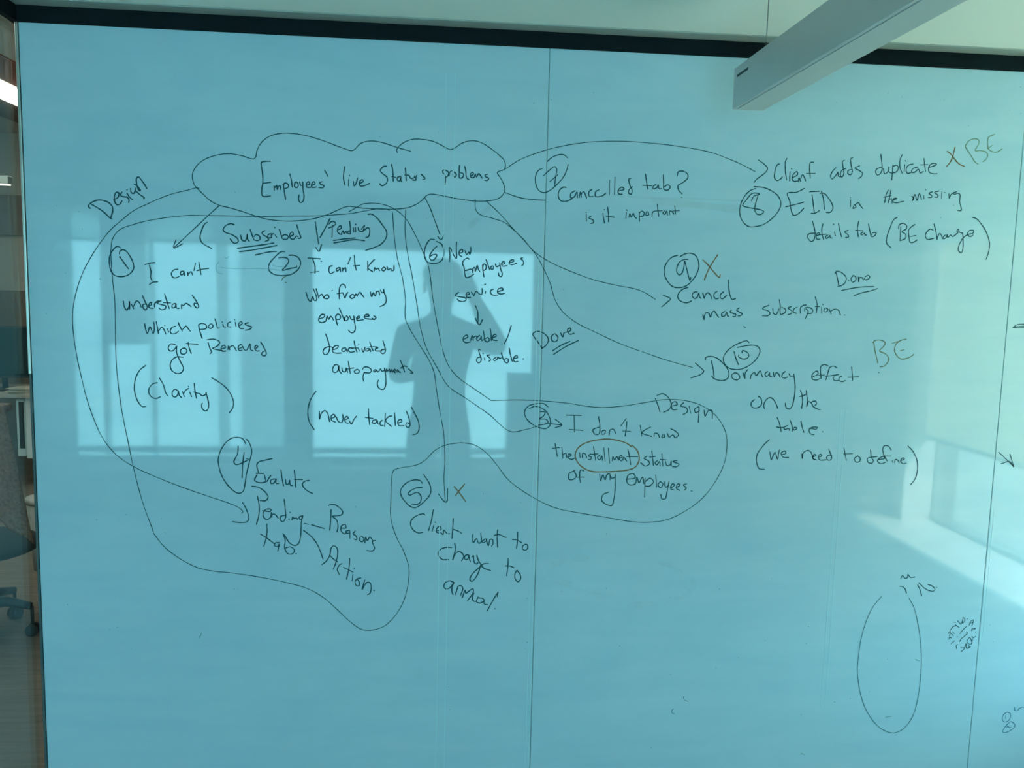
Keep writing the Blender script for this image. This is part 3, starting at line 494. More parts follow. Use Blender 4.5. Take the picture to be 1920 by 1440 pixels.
ink('frag', 'doodle_marks', 'pen fragment cut off at the right edge', None,
 ((1840,580,4.5), 2.4, 'd', '265,155 300,130 360,125 420,122;265,155 330,154 430,150;275,148 360,140'))
ink('frag2', 'connecting_arrow', 'small arrow head by the right panel joint', None,
 ((1840,580,4.5), 2.4, 'd', '145,1205 200,1255 270,1325;240,1220 262,1290 272,1330 240,1285 165,1303'))
ink('smear', 'wipe_smear', 'pale oval wiping smear below the loop', None,
 ((0,0,1), 16, 'sm', '1297,1084 1301,1098 1290,1113 1262,1125 1222,1132 1180,1135;1040,1056 1031,1070 1040,1085 1070,1096 1110,1106 1150,1112;1036,1060 1060,1050 1100,1046'),
 ((0,0,1), 8, 'sm', '1236,1056 1256,1061 1278,1072'))
ink('smear2', 'wipe_smear', 'grey wiping streaks under the cancelled tab note', None,
 ((0,0,1), 4, 'sd', '1140,367 1220,371 1310,373 1400,377'),
 ((0,0,1), 18, 'sd', '1225,376 1300,384 1385,392'))
ink('smear3', 'wipe_smear', 'grey smudge under the right end of the cloud', None,
 ((0,0,1), 12, 'sd', '880,426 898,408 918,388'))
ink('list', 'doodle_marks', 'small blue circled list at lower right', None,
 ((1850,1300,14.4), 2.0, 'bl', '750,380 760,460 840,460 870,400 900,400 940,370 1008,370 1090,340 1150,350;545,505 450,580 420,680 450,760 520,770 600,720 640,630 620,530 545,505;512,590 510,680;640,760 560,830 440,990 430,1040 500,1060 620,1010 740,920 760,850 700,780 640,760;530,920 570,890 620,930 650,910'))
ink('ghost', 'erased_ghost_mark', 'faint ghost of an erased mark by circled number 2', None,
 ((370,390,8), 1.6, 'g', '350,892 560,908 800,905 1050,912 1250,938;330,800 285,860 285,930 330,980 380,985;1130,855 1200,880 1280,880;405,740 440,755 475,725'),
 ((370,390,8), 2.2, 'bf', '1265,1085 1285,1050 1340,1020;1318,1114 1336,1118'))
# ------------------------------------------------------------------ the glass whiteboard
BX0, BX3 = -0.9135, 1.90
J1, J2 = 0.2475, 1.4125
GLASS_TOP = 2.2265
board = empty('glass_whiteboard', (0.49, 0.0, 0.0), 'wall of teal back-painted glass whiteboard panels covered in handwritten notes', 'whiteboard')
GAP = 0.0009
for k, (xa, xb) in enumerate(((BX0, J1 - GAP), (J1 + GAP, J2 - GAP), (J2 + GAP, BX3 - 0.003))):
    p = MB().box(xa, xb, 0.0, 0.012, 0.03, GLASS_TOP, bev=0.0009).build('glass_panel', M_board, board)
M_seal = mat('dark_joint_seal', (0.15, 0.29, 0.32), 0.5, noise=0.85, scale=6, stretch=(1, 1, 4))
for xj in (J1, J2):
    MB().box(xj - GAP, xj + GAP, 0.0012, 0.012, 0.03, GLASS_TOP).build('joint_seal', M_seal, board)
M_tape = mat('clear_tape_edge', (0.46, 0.74, 0.84), 0.10, noise=0.15, scale=12)
for (xa, xb, za, zb) in ((0.0115, 0.0320, 0.45, 2.16), (J1 - 0.0125, J1 - 0.0040, 0.45, 1.77), (0.9985, 1.0105, 0.62, 1.40), (J2 + 0.004, J2 + 0.0105, 0.80, 1.15)):
    m = MB()
    for x in (xa, xb):
        m.box(x - 0.0009, x + 0.0009, -0.0004, 0.0002, za, zb, bev=0.0002)
    m.build('tape_strip', M_tape, board)
MB().box(BX0, BX3 - 0.003, -0.006, 0.0125, 0.0, 0.03, bev=0.001).build('bottom_channel', M_grey, board)

def smooth(pts, step=1.1):
    """centripetal Catmull-Rom through the pen points, in pixels"""
    if len(pts) < 3:
        return pts
    P = [pts[0] + (pts[0] - pts[1])] + pts + [pts[-1] + (pts[-1] - pts[-2])]
    out = [pts[0]]
    for i in range(1, len(P) - 2):
        p0, p1, p2, p3 = P[i - 1:i + 3]
        t01 = max(1e-3, (p1 - p0).length ** 0.5); t12 = max(1e-3, (p2 - p1).length ** 0.5); t23 = max(1e-3, (p3 - p2).length ** 0.5)
        m1 = (p2 - p1) + t12 * ((p1 - p0) / t01 - (p2 - p0) / (t01 + t12))
        m2 = (p2 - p1) + t12 * ((p3 - p2) / t23 - (p3 - p1) / (t12 + t23))
        n = max(2, min(14, int((p2 - p1).length / step)))
        for k in range(1, n + 1):
            t = k / n
            out.append((2 * p1 - 2 * p2 + m1 + m2) * t ** 3 + (-3 * p1 + 3 * p2 - 2 * m1 - m2) * t ** 2 + m1 * t + p1)
    return out

INKM = {'d': M_ink, 'dl': M_ink_light, 'b': M_brown, 'bf': M_brown_faint, 'bp': M_brown_pale, 'bl': M_ink_blue, 'g': M_ghost, 'sm': M_smear, 'sd': M_smear_d}
rng = random.Random(7)
def ribbon(bm, px_pts, wpx, y, slot):
    pts = smooth([Vector(p) for p in px_pts])
    W = [atY(p.x, p.y, 0.0) for p in pts]
    W = [Vector((w.x, w.z)) for w in W]
    hw = wpx * 0.5 * 1.27e-3 * 0.72
    ph = rng.random() * 6
    L, Rr = [], []
    n = len(W)
    for i, w in enumerate(W):
        a = W[max(0, i - 1)]; b = W[min(n - 1, i + 1)]
        t = (b - a)
        if t.length < 1e-9: t = Vector((1, 0))
        t.normalize()
        nn = Vector((-t.y, t.x))
        h = hw * (1.0 + 0.13 * math.sin(ph + i * 0.31) + 0.06 * math.sin(ph * 2 + i * 0.83))
        if i == 0 or i == n - 1: h *= 0.8
        L.append(bm.verts.new((w.x + nn.x * h, y, w.y + nn.y * h)))
        Rr.append(bm.verts.new((w.x - nn.x * h, y, w.y - nn.y * h)))
    for i in range(n - 1):
        f = bm.faces.new([L[i], L[i + 1], Rr[i + 1], Rr[i]])
        f.material_index = slot
    for e, (vl, vr, c, s) in enumerate(((L[0], Rr[0], W[0], W[0] - W[min(1, n - 1)]), (L[-1], Rr[-1], W[-1], W[-1] - W[max(0, n - 2)]))):
        d = s.normalized() if s.length > 1e-9 else Vector((1, 0))
        r = (Vector((vl.co.x, vl.co.z)) - c).length
        nn = (Vector((vl.co.x, vl.co.z)) - c).normalized()
        arc = [bm.verts.new((c.x + (nn.x * math.cos(q) + d.x * math.sin(q)) * r, y, c.y + (nn.y * math.cos(q) + d.y * math.sin(q)) * r)) for q in (0.63, 1.26, 1.88, 2.51)]
        f = bm.faces.new([vl] + arc + [vr])
        f.material_index = slot

made = {}
lay = 0
def ink_mesh(name, runs, parent, y):
    bm = bmesh.new()
    inks = []
    for (ox, oy, s), w, ik, paths in runs:
        if ik not in inks: inks.append(ik)
        for st in paths.split(';'):
            pts = [tuple(map(float, q.split(','))) for q in st.split()]
            ribbon(bm, [(ox + a / s, oy + b / s) for a, b in pts], w, y, inks.index(ik))
    off = wpos(parent)
    for f in bm.faces:
        f.normal_update()
        if f.normal.y > 0: f.normal_flip()
    bmesh.ops.translate(bm, verts=bm.verts, vec=-off)
    me = bpy.data.meshes.new(name)
    bm.to_mesh(me); bm.free()
    for ik in inks: me.materials.append(INKM[ik])
    o = bpy.data.objects.new(name, me)
    COL.objects.link(o)
    o.parent = parent
    return o
def words_of(line, s):
    """strokes of one line, gathered into words by the gaps between them"""
    st = [[tuple(map(float, q.split(','))) for q in a.split()] for a in line.split(';')]
    box = [(min(p[0] for p in a) / s, min(p[1] for p in a) / s, max(p[0] for p in a) / s, max(p[1] for p in a) / s) for a in st]
    grp = list(range(len(st)))
    def gap(a, b):
        return max(max(a[0], b[0]) - min(a[2], b[2]), 0.35 * (max(a[1], b[1]) - min(a[3], b[3])), 0)
    def join(i, j):
        gi, gj = grp[i], grp[j]
        for k in range(len(grp)):
            if grp[k] == gj: grp[k] = gi
    for i in range(len(st)):
        for j in range(i):
            if gap(box[i], box[j]) < 10: join(i, j)
    for i in range(len(st)):
        if max(box[i][2] - box[i][0], box[i][3] - box[i][1]) < 7 and sum(g == grp[i] for g in grp) == 1 and len(st) > 1:
            join(i, min((k for k in range(len(st)) if k != i), key=lambda k: gap(box[i], box[k])))
    parts = line.split(';')
    out = {}
    for g, a in zip(grp, parts): out.setdefault(g, []).append(a)
    return [';'.join(v) for v in out.values()]
for key, name, label, par, runs in INK:
    lay += 1
    y = -0.00022 - 0.000004 * lay
    parent = made[par] if par else board
    if name in ('handwritten_note', 'handwritten_heading'):
        # a note holds its lines (and its circled number) as sub-parts
        o = bpy.data.objects.new(name, None)
        COL.objects.link(o)
        o.empty_display_size = 0.02
        o.parent = parent
        (ox, oy, s), w, ik, paths = runs[0]
        q = paths.replace('|', ';').split(';')[0].split()[0].split(',')
        o.location = atY(ox + float(q[0]) / s, oy + float(q[1]) / s, 0.0) - wpos(parent)
        for tl, w, ik, paths in runs:
            for line in paths.split('|'):
                for wd in words_of(line, tl[2]):
                    ink_mesh('handwritten_word', [(tl, w, ik, wd)], o, y)
    else:
        o = ink_mesh(name, [(tl, w, ik, p.replace('|', ';')) for tl, w, ik, p in runs], parent, y)
    o['label'] = label
    made[key] = o

# stray ink dots
specks = [(1001,193,3),(1033,187,2),(1113,174,2),(822,247,2),(1568,192,2),(1665,175,2),(1691,182,2),(1770,188,2),(1914,163,2.4),(1893,206,2.2),(1914,213,2.2),(107,386,2),(149,397,2),(154,429,2.5),(188,523,3),(123,512,2.4),(87,588,2.5),(118,580,2),(441,361,3),(624,270,2),(712,256,2.4),(800,410,2),(868,411,2.4),(1057,543,2.6),(906,926,2.6),(976,942,2),(1137,1103,3.4),(1053,1109,2.6),(1256,1120,2.4),(1349,1104,3),(1162,1211,2.6),(1257,1264,2.4),(1385,1233,2.4),(1342,1252,2.4),(1221,1402,3),(1502,1340,2.6),(1565,1316,3.2),(1594,1310,2.4),(1512,1206,4),(1516,1175,3),(1434,1201,2.6),(1447,1085,2.4),(1664,1236,3),(1719,1238,2.6),(1630,1297,2.4),(1862,1203,2.6),(1856,1172,2),(1502,1414,3),(237,965,2.4),(181,975,2.6),(127,1134,2.4),(206,1180,2.4),(220,1176,2.4),(246,1216,2),(842,1288,3),(843,1330,2.4),(988,1204,2.4),(985,1216,2.2),(376,1192,2.4),(303,972,2),(310,999,2.6),(667,950,2.2),(439,1104,3),(446,1105,2),(1398,614,2.6),(988,1122,2.4),(1137,1001,2.4),(1788,385,3),(1764,408,2.4),(1816,236,2)]
bm = bmesh.new()
for (x, y_, r) in specks:
    q = rng.random() * 3
    ribbon(bm, [(x - 0.5 * math.cos(q), y_ - 0.5 * math.sin(q)), (x + 0.6 * math.cos(q), y_ + 0.6 * math.sin(q))], r * 0.62, -0.00021, 0)
for st, w in (('378,1187 373,1197', 2.2), ('1281,1306 1283,1312 1290,1315', 1.5), ('1263,1329 1259,1333 1262,1338 1265,1338', 1.7), ('1660,1345 1671,1343', 1.6), ('1716,1236 1724,1239', 1.5), ('1502,1412 1508,1415', 1.6)):
    ribbon(bm, [tuple(map(float, q.split(','))) for q in st.split()], w, -0.00021, 0)
for f in bm.faces:
    f.normal_update()
    if f.normal.y > 0: f.normal_flip()
bmesh.ops.translate(bm, verts=bm.verts, vec=-wpos(board))
me = bpy.data.meshes.new('ink_specks'); bm.to_mesh(me); bm.free()
me.materials.append(M_ink_light)
o = bpy.data.objects.new('ink_specks', me); COL.objects.link(o); o.parent = board
o['kind'] = 'stuff'; o['label'] = 'scattered stray ink dots'
# ------------------------------------------------------------------ room shell
CEIL = 2.264
M_carpet = mat('striped_carpet', (0.180, 0.165, 0.135), 0.95, noise=0.45, scale=26, stretch=(0.12, 1.6, 1), bump=0.3)
M_walldark = mat('grey_green_wall', (0.44, 0.43, 0.40), 0.9, noise=0.06, scale=3)
M_farwall = mat('office_wall_paint', (0.42, 0.43, 0.385), 0.9, noise=0.06, scale=2)
struct(MB().box(-5.6, 2.45, -3.9, 6.7, -0.1, 0.0).build('floor', M_carpet))
struct(MB().box(-0.93, 2.45, -3.75, 0.13, CEIL, CEIL + 0.1).build('ceiling', M_ceiling))
struct(MB().box(-5.6, -0.93, -3.75, 6.6, 3.0, 3.1).build('ceiling', mat('office_ceiling_paint', (0.52, 0.50, 0.45), 0.9, noise=0.04, scale=3)))
struct(MB().box(BX0, BX3, 0.013, 0.12, 0.0, CEIL).build('wall_front', M_wall))
struct(MB().box(BX0, BX0 + 0.1, 0.12, 6.5, 0.0, 3.1).build('wall_partition', M_farwall))
struct(MB().box(-0.95, -0.93, -3.75, 6.5, CEIL, 3.0).build('wall_bulkhead', M_wall))
struct(MB().box(-5.6, BX0 + 0.1, 6.5, 6.6, 0.0, 3.1).build('wall_far', M_farwall))
struct(MB().box(-5.6, -5.5, -3.75, 6.5, 0.0, 3.1).build('wall_left', M_farwall))
# black header channel over the glass, returning along the left side
h = MB()
h.box(BX0 - 0.018, BX3, -0.006, 0.02, GLASS_TOP + 0.0005, 2.261, bev=0.0008)
h.box(BX0 - 0.018, BX0 - 0.001, -3.75, -0.006, GLASS_TOP + 0.0005, 2.261, bev=0.0008)
struct(h.build('trim_1', M_black))
struct(MB().box(BX0 - 0.018, BX3, -0.050, -0.002, 2.2612, CEIL, bev=0.0006).build('trim_2', M_grey))
struct(MB().box(BX0 - 0.0060, BX0 - 0.0012, -0.003, 0.05, 0.0, 1.46, bev=0.001).build('trim_11', mat('edge_channel_painted_reflection', (0.05, 0.10, 0.11), 0.5, noise=0.1, scale=15)))  # lower length of the edge channel, its dark reflection painted into the colour
struct(MB().box(BX0 - 0.0075, BX0 - 0.0015, -0.003, 0.05, 1.46, GLASS_TOP, bev=0.0012).build('trim_3', mat('brushed_edge_channel', (0.55, 0.60, 0.57), 0.28, 0.75, noise=0.05, scale=15)))
# back wall with two window openings
B0, B1 = -3.85, -3.75
WA = (-2.585, -1.010, 0.455, 2.125)
WB = (-0.865, 0.68, 0.455, 2.125)
w = MB()
w.box(-5.6, WA[0], B0, B1, 0, 3.1)
w.box(WA[1], WB[0], B0, B1, 0, 3.1)
w.box(WB[1], 2.45, B0, B1, 0, 3.1)
for q in (WA, WB):
    w.box(q[0], q[1], B0, B1, 0, q[2])
    w.box(q[0], q[1], B0, B1, q[3], 3.1)
struct(w.build('wall_back', M_walldark))
def window(name, x0, x1, z0, z1, mull, m):
    f = MB()
    t = 0.03
    yy0, yy1 = -3.83, -3.77
    f.box(x0, x0 + t, yy0, yy1, z0, z1); f.box(x1 - t, x1, yy0, yy1, z0, z1)
    f.box(x0, x1, yy0, yy1, z0, z0 + 0.045); f.box(x0, x1, yy0, yy1, z1 - t, z1)
    f.box(x0, x1, yy0, yy1, 0.528, 0.562)
    for (a, b) in mull:
        f.box(a, b, yy0, yy1, z0, z1)
    fr = struct(f.build(name, m))
    MB().box(x0 + 0.01, x1 - 0.01, -3.803, -3.797, z0 + 0.02, z1 - 0.01).build('window_pane', pane_mat(), fr)
    MB().box(x0 - 0.03, x1 + 0.03, -3.80, -3.60, z0 - 0.035, z0, bev=0.004).build('window_sill', M_white, fr)
    return fr
M_frame = mat('dark_window_frame', (0.05, 0.075, 0.075), 0.45, noise=0.1, scale=20)
window('window_1', *WA, ((-2.19, -2.165), (-1.885, -1.865), (-1.452, -1.390), (-1.300, -1.262)), M_frame)
window('window_2', *WB, (), M_frame)
# right wall: low wall, deep ledge, window bay, pilaster
XR, LZ, XW, YJ, YP = 1.91, 0.68, 2.24, -1.573, -1.663
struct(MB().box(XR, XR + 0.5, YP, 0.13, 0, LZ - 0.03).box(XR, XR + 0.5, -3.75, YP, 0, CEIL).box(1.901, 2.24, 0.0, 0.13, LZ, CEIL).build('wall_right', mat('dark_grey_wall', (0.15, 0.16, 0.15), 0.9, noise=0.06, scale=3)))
struct(MB().box(XR - 0.005, XW + 0.05, YP, 0.12, LZ - 0.03, LZ, bev=0.003).build('trim_4', M_white))
struct(MB().box(2.10, XW - 0.003, YP, YJ, LZ, CEIL, bev=0.002).build('trim_5', M_white))
f = MB()
f.box(XW, XW + 0.04, YJ, 0.12, LZ, LZ + 0.016); f.box(XW, XW + 0.04, YJ, 0.12, 2.22, CEIL)
f.box(XW, XW + 0.04, -0.03, 0.12, LZ, CEIL); f.box(XW, XW + 0.04, YP, YJ + 0.004, LZ, CEIL)
wr = struct(f.build('window_3', mat('grey_window_frame', (0.30, 0.34, 0.33), 0.5, noise=0.05, scale=20)))
MB().box(XW + 0.022, XW + 0.028, YJ, 0.12, LZ + 0.01, CEIL - 0.01).build('window_pane', pane_mat(), wr)
# glass partition between the room and the open office
pt = struct(MB().box(BX0 - 0.022, BX0 - 0.010, -3.74, -0.06, 0.0, 0.03).build('window_4', M_black))
MB().box(BX0 - 0.019, BX0 - 0.013, -3.74, -0.008, 0.03, GLASS_TOP).build('window_pane', pane_mat(), pt)

# paved terrace outside the right window
struct(MB().box(2.47, 16.0, -12.0, 9.0, -0.25, -0.12).build('ground', mat('terrace_paving', (0.34, 0.33, 0.30), 0.9, noise=0.15, scale=3)))

# roller blinds
def blind(x0, x1, y, z0, z1, m, label, axis='x'):
    t = empty('roller_blind', ((x0 + x1) / 2, y, z0) if axis == 'x' else (y, (x0 + x1) / 2, z0), label, 'blind')
    if axis == 'x':
        MB().box(x0, x1, y - 0.001, y + 0.001, z0, z1).build('blind_fabric', m, t)
        MB().box(x0, x1, y - 0.006, y + 0.006, z0 - 0.018, z0 + 0.001, bev=0.003).build('bottom_bar', M_grey, t)
        MB().tube([(x0, y - 0.01, z1 + 0.012), (x1, y - 0.01, z1 + 0.012)], 0.016).build('roller_tube', M_grey, t)
    else:
        MB().box(y - 0.001, y + 0.001, x0, x1, z0, z1).build('blind_fabric', m, t)
        MB().box(y - 0.006, y + 0.006, x0, x1, z0 - 0.018, z0 + 0.001, bev=0.003).build('bottom_bar', M_grey, t)
        MB().tube([(y + 0.01, x0, z1 + 0.012), (y + 0.01, x1, z1 + 0.012)], 0.016).build('roller_tube', M_grey, t)
    return t
M_blind_thin = blind_mat('thin_blind_fabric', (0.86, 0.88, 0.86), 0.90)
M_blind_dark = blind_mat('dark_blind_fabric', (0.16, 0.18, 0.18), 0.15)
M_blind_warm = blind_mat('cream_blind_fabric', (0.96, 0.88, 0.69), 0.62)
blind(-2.560, -2.195, -3.755, 1.934, 2.085, M_blind_thin, 'thin grey roller blind rolled nearly up, left back window')
blind(-2.160, -1.890, -3.755, 1.270, 2.085, blind_mat('grey_blind_fabric', (0.50, 0.53, 0.52), 0.45), 'grey roller blind half lowered over the middle back pane')
blind(-1.860, -1.290, -3.755, 1.940, 2.085, M_blind_thin, 'thin grey roller blind above the pane with three mullions')
blind(-0.850, 0.665, -3.755, 1.925, 2.085, M_blind_dark, 'dark roller blind across the top of the wide back window')
blind(YJ + 0.006, -0.012, 2.195, 1.070, 2.235, M_blind_warm, 'cream roller blind lowered over the window on the right wall', axis='y')

# gathered sheer curtains at both ends of the left back window
M_sheer = blind_mat('sheer_curtain', (0.55, 0.58, 0.56), 0.35)
M_sheer_thin = blind_mat('thin_sheer_curtain', (0.80, 0.82, 0.80), 0.62)
def curtain(x0, w, zlo, m, label):
    NC = 60
    bm = bmesh.new()
    rows = []
    for s in (0.0, 0.002):
        rows.append([[bm.verts.new((x0 + w * i / NC, -3.715 + 0.016 * math.sin(i * 0.95) + s, z)) for i in range(NC + 1)] for z in (zlo, 1.1, 2.17)])
    for r in rows:
        for j in range(2):
            for i in range(NC):
                f = bm.faces.new([r[j][i], r[j][i + 1], r[j + 1][i + 1], r[j + 1][i]]); f.smooth = True
    cu = empty('curtain', (x0 + w / 2, -3.715, zlo), label, 'curtain')
    cm = MB(); cm.bm.free(); cm.bm = bm
    cm.build('curtain_cloth', m, cu)
    MB().tube([(x0 - 0.025, -3.715, 2.18), (x0 + w + 0.03, -3.715, 2.18)], 0.008, 10).build('curtain_rail', M_steel, cu)
curtain(-1.255, 0.25, 0.47, M_sheer, 'gathered grey curtain at the right end of the mirrored left window')
curtain(-2.575, 0.24, 0.47, M_sheer_thin, 'thin pale curtain at the far left of the mirrored left window')

# ------------------------------------------------------------------ suspended linear light
FX0, FX1, FZ0, FZ1, FY = 0.5975, 0.6630, 2.0555, 2.1365, -0.250
lt = empty('pendant_light', (0.63, -1.55, FZ0), 'long silver linear light fixture hanging end-on in front of the whiteboard', 'light')
MB().box(FX0, FX1, -2.9, FY - 0.002, FZ0, FZ1, bev=0.0012).build('housing', M_fixture, lt)
MB().box(FX0 - 0.0004, FX1 + 0.0004, FY - 0.002, FY, FZ0 - 0.0004, FZ1 + 0.0004, bev=0.0008).build('end_cap', M_fixture, lt)
MB().box(FX0 + 0.008, FX1 - 0.003, -2.89, FY - 0.006, FZ0 - 0.0012, FZ0 + 0.002, bev=0.0004).build('diffuser', mat('frosted_diffuser', (0.58, 0.63, 0.62), 0.5, noise=0.02, scale=8), lt)
MB().box(FX0 - 0.0006, FX0 + 0.001, -0.3300, -0.2680, 2.1145, 2.1195).build('maker_label', M_dark, lt)['label'] = 'small dark label strip'
for yc in (-0.333, -2.6):
    c = MB().tube([(0.63, yc, FZ1), (0.63, yc, CEIL)], 0.0011, 8).build('suspension_cable', M_steel, lt)
    MB().tube([(0.63, yc, FZ1 - 0.002), (0.63, yc, FZ1 + 0.012), (0.63, yc, FZ1 + 0.030)], [0.0026, 0.0030, 0.0020], 12).build('cable_gripper', M_dark, c)

# ------------------------------------------------------------------ open office seen past the left edge of the board
M_lamp = mat('lit_ceiling_diffuser', (0.9, 0.9, 0.85), 0.5, emit=(1.0, 1.0, 0.85), estr=9.0, noise=0.01)
M_lampwarm = mat('lit_warm_diffuser', (0.9, 0.85, 0.7), 0.5, emit=(1.0, 0.93, 0.72), estr=2.6, noise=0.01)
t = empty('ceiling_light', (-3.10, 2.7, 2.985), 'bright white strip light in the office ceiling, left of the board', 'light')
MB().box(-3.20, -3.00, -1.2, 5.2, 2.994, 3.0).build('light_frame', M_grey, t)
MB().box(-3.185, -2.995, -1.15, 5.15, 2.955, 2.995).build('diffuser', M_lamp, t)
t = empty('pendant_light', (-3.12, 4.5, 2.27), 'grey office pendant lamp with warm glow, left of the board', 'light')
MB().box(-3.40, -3.036, 4.40, 4.465, 2.325, 2.380, bev=0.004).build('housing', M_grey, t)
MB().box(-3.39, -3.045, 4.405, 4.46, 2.318, 2.326).build('diffuser', M_lampwarm, t)
for xx in (-3.38,):
    MB().tube([(xx, 4.432, 2.375), (xx, 4.432, 3.0)], 0.002, 6).build('suspension_cable', M_steel, t)
struct(MB().box(-2.915, -2.605, -3.0, 6.2, 2.975, 3.0).build('trim_6', mat('red_brown_ceiling_panel', (0.34, 0.13, 0.095), 0.8, noise=0.08, scale=6)))
struct(MB().box(-2.600, -2.335, -3.0, 6.2, 2.985, 3.0).build('trim_7', M_white))
struct(MB().box(-3.60, -3.21, -3.0, 6.2, 2.980, 3.0).build('trim_8', mat('dull_brown_ceiling_panel', (0.16, 0.13, 0.11), 0.8, noise=0.08, scale=6)))
struct(MB().box(-5.5, -3.0, 6.46, 6.5, 2.06, 2.43).build('trim_9', mat('dark_wall_band', (0.20, 0.205, 0.19), 0.8, noise=0.1, scale=3)))
struct(MB().box(-5.5, -3.0, 6.47, 6.5, 0.0, 1.54).build('trim_10', mat('brown_wall_panel', (0.17, 0.165, 0.14), 0.85, noise=0.12, scale=2)))

# desk with monitor
dk = empty('office_desk', (-3.55, 5.25, 0.0), 'pale office desk behind the chair, mostly hidden by the board', 'desk')
MB().box(-4.6, -2.6, 4.95, 5.65, 0.72, 0.75, bev=0.004).build('desk_top', mat('pale_desk_laminate', (0.42, 0.44, 0.40), 0.5, noise=0.08, scale=8, stretch=(1, 6, 6)), dk)
for xx in (-4.55, -2.66):
    for yy in (5.0, 5.58):
        MB().box(xx, xx + 0.05, yy, yy + 0.05, 0.0, 0.72, bev=0.003).build('leg', M_grey, dk)
mo = empty('monitor', (-3.52, 5.3, 0.75), 'dark computer monitor standing on the office desk', 'monitor')
mb = MB(); mb.poly([(-3.86, 5.12, 0.855), (-3.165, 5.20, 0.855), (-3.185, 5.22, 1.275), (-3.88, 5.14, 1.275)], (-0.004, 0.035, 0.0))
mb.build('screen_case', M_dark, mo)
MB().poly([(-3.85, 5.117, 0.872), (-3.182, 5.196, 0.872), (-3.200, 5.213, 1.262), (-3.868, 5.133, 1.262)], (-0.0003, 0.003, 0.0)).build('screen', mat('dark_screen_glass', (0.008, 0.035, 0.042), 0.25, noise=0.05), mo)
MB().tube([(-3.52, 5.24, 0.765), (-3.52, 5.22, 0.95)], 0.022).build('stand_neck', M_dark, mo)
MB().tube([(-3.52, 5.24, 0.75), (-3.52, 5.24, 0.765)], [0.13, 0.11], 28).build('stand_base', M_dark, mo)
pp = empty('paper_stack', (-3.20, 5.05, 0.75), 'messy stack of pale papers on the desk below the monitor', 'paper')
rr = random.Random(3)
for k in range(5):
    q = MB(); a = rr.uniform(-0.35, 0.35); cx, cy = -3.22 + rr.uniform(-0.03, 0.03), 5.05
    ca, sa = math.cos(a), math.sin(a)
    pts = [(cx + ca * u - sa * v, cy + sa * u + ca * v, 0.7502 + k * 0.009) for u, v in ((-0.15, -0.09), (0.15, -0.09), (0.15, 0.09), (-0.15, 0.09))]
    q.poly(pts, (0, 0, 0.008)).build('sheet', mat('pale_paper', (0.50, 0.52, 0.45), 0.8, noise=0.05), pp)
cb = MB(); n = 14
cp = [(-3.62 + 0.10 * math.sin(k * 0.45) + k * 0.006, 5.0 - 0.02 * math.cos(k), 0.756 + 0.05 * math.sin(k / (n - 1) * math.pi)) for k in range(n)]
tag(cb.tube(cp, 0.005, 8).build('cable', M_dark), 'dark loose cable lying on the office desk', 'cable')
pd = empty('pedestal_cabinet', (-3.08, 5.10, 0.0), 'white pedestal cabinet with a dark side gap under the desk', 'cabinet')
MB().box(-3.267, -2.80, 5.00, 5.50, 0.225, 0.715, bev=0.006).build('body', mat('white_cabinet_enamel', (0.68, 0.88, 0.92), 0.4, noise=0.03), pd)
MB().box(-3.328, -3.268, 4.990, 5.48, 0.245, 0.71, bev=0.006).build('side_panel', mat('white_cabinet_side', (0.68, 0.88, 0.92), 0.4, noise=0.03), pd)
MB().box(-3.306, -3.270, 4.986, 5.02, 0.31, 0.685).build('recess_slot', M_dark, pd)['label'] = 'dark vertical slot'
for xx in (-3.20, -2.86):
    MB().box(xx, xx + 0.04, 5.05, 5.45, 0.0, 0.226).build('foot', M_dark, pd)
bn = empty('waste_bin', (-2.215, 3.0, 0.0), 'pale grey waste bin behind the chair, half hidden by the board', 'bin')
MB().tube([(-2.215, 3.0, 0.0), (-2.215, 3.0, 0.40)], [0.095, 0.12], 32).build('bin_body', mat('pale_bin_plastic', (0.30, 0.36, 0.35), 0.5, noise=0.05), bn)
MB().tube([(-2.215, 3.0, 0.395), (-2.215, 3.0, 0.42)], [0.124, 0.124], 32).build('bin_rim', mat('pale_rim_plastic', (0.40, 0.46, 0.45), 0.5, noise=0.05), bn)

# office chair with a brown coat over its back
CXc, CYc = -2.115, 2.0
ch = empty('office_chair', (CXc, CYc, 0.0), 'black swivel office chair on castors, left of the board', 'chair')
m = MB()
m.ball((CXc, CYc + 0.05, 0.425), 0.26, 0.25, 0.055, 32, 16)
m.build('seat', mat('black_seat_fabric', (0.012, 0.03, 0.034), 0.9, noise=0.3, scale=60), ch)
m = MB()
m.box(CXc - 0.20, CXc + 0.175, CYc - 0.225, CYc - 0.17, 0.52, 1.05, bev=0.02)
m.build('backrest', mat('black_seat_back_fabric', (0.012, 0.03, 0.034), 0.9, noise=0.3, scale=60), ch)
MB().box(CXc - 0.03, CXc + 0.03, CYc - 0.20, CYc - 0.02, 0.39, 0.56, bev=0.008).build('back_bracket', M_dark, ch)
MB().tube([(CXc, CYc, 0.10), (CXc, CYc, 0.28), (CXc, CYc, 0.28), (CXc, CYc, 0.40)], [0.030, 0.030, 0.020, 0.020], 16).build('gas_column', M_dark, ch)
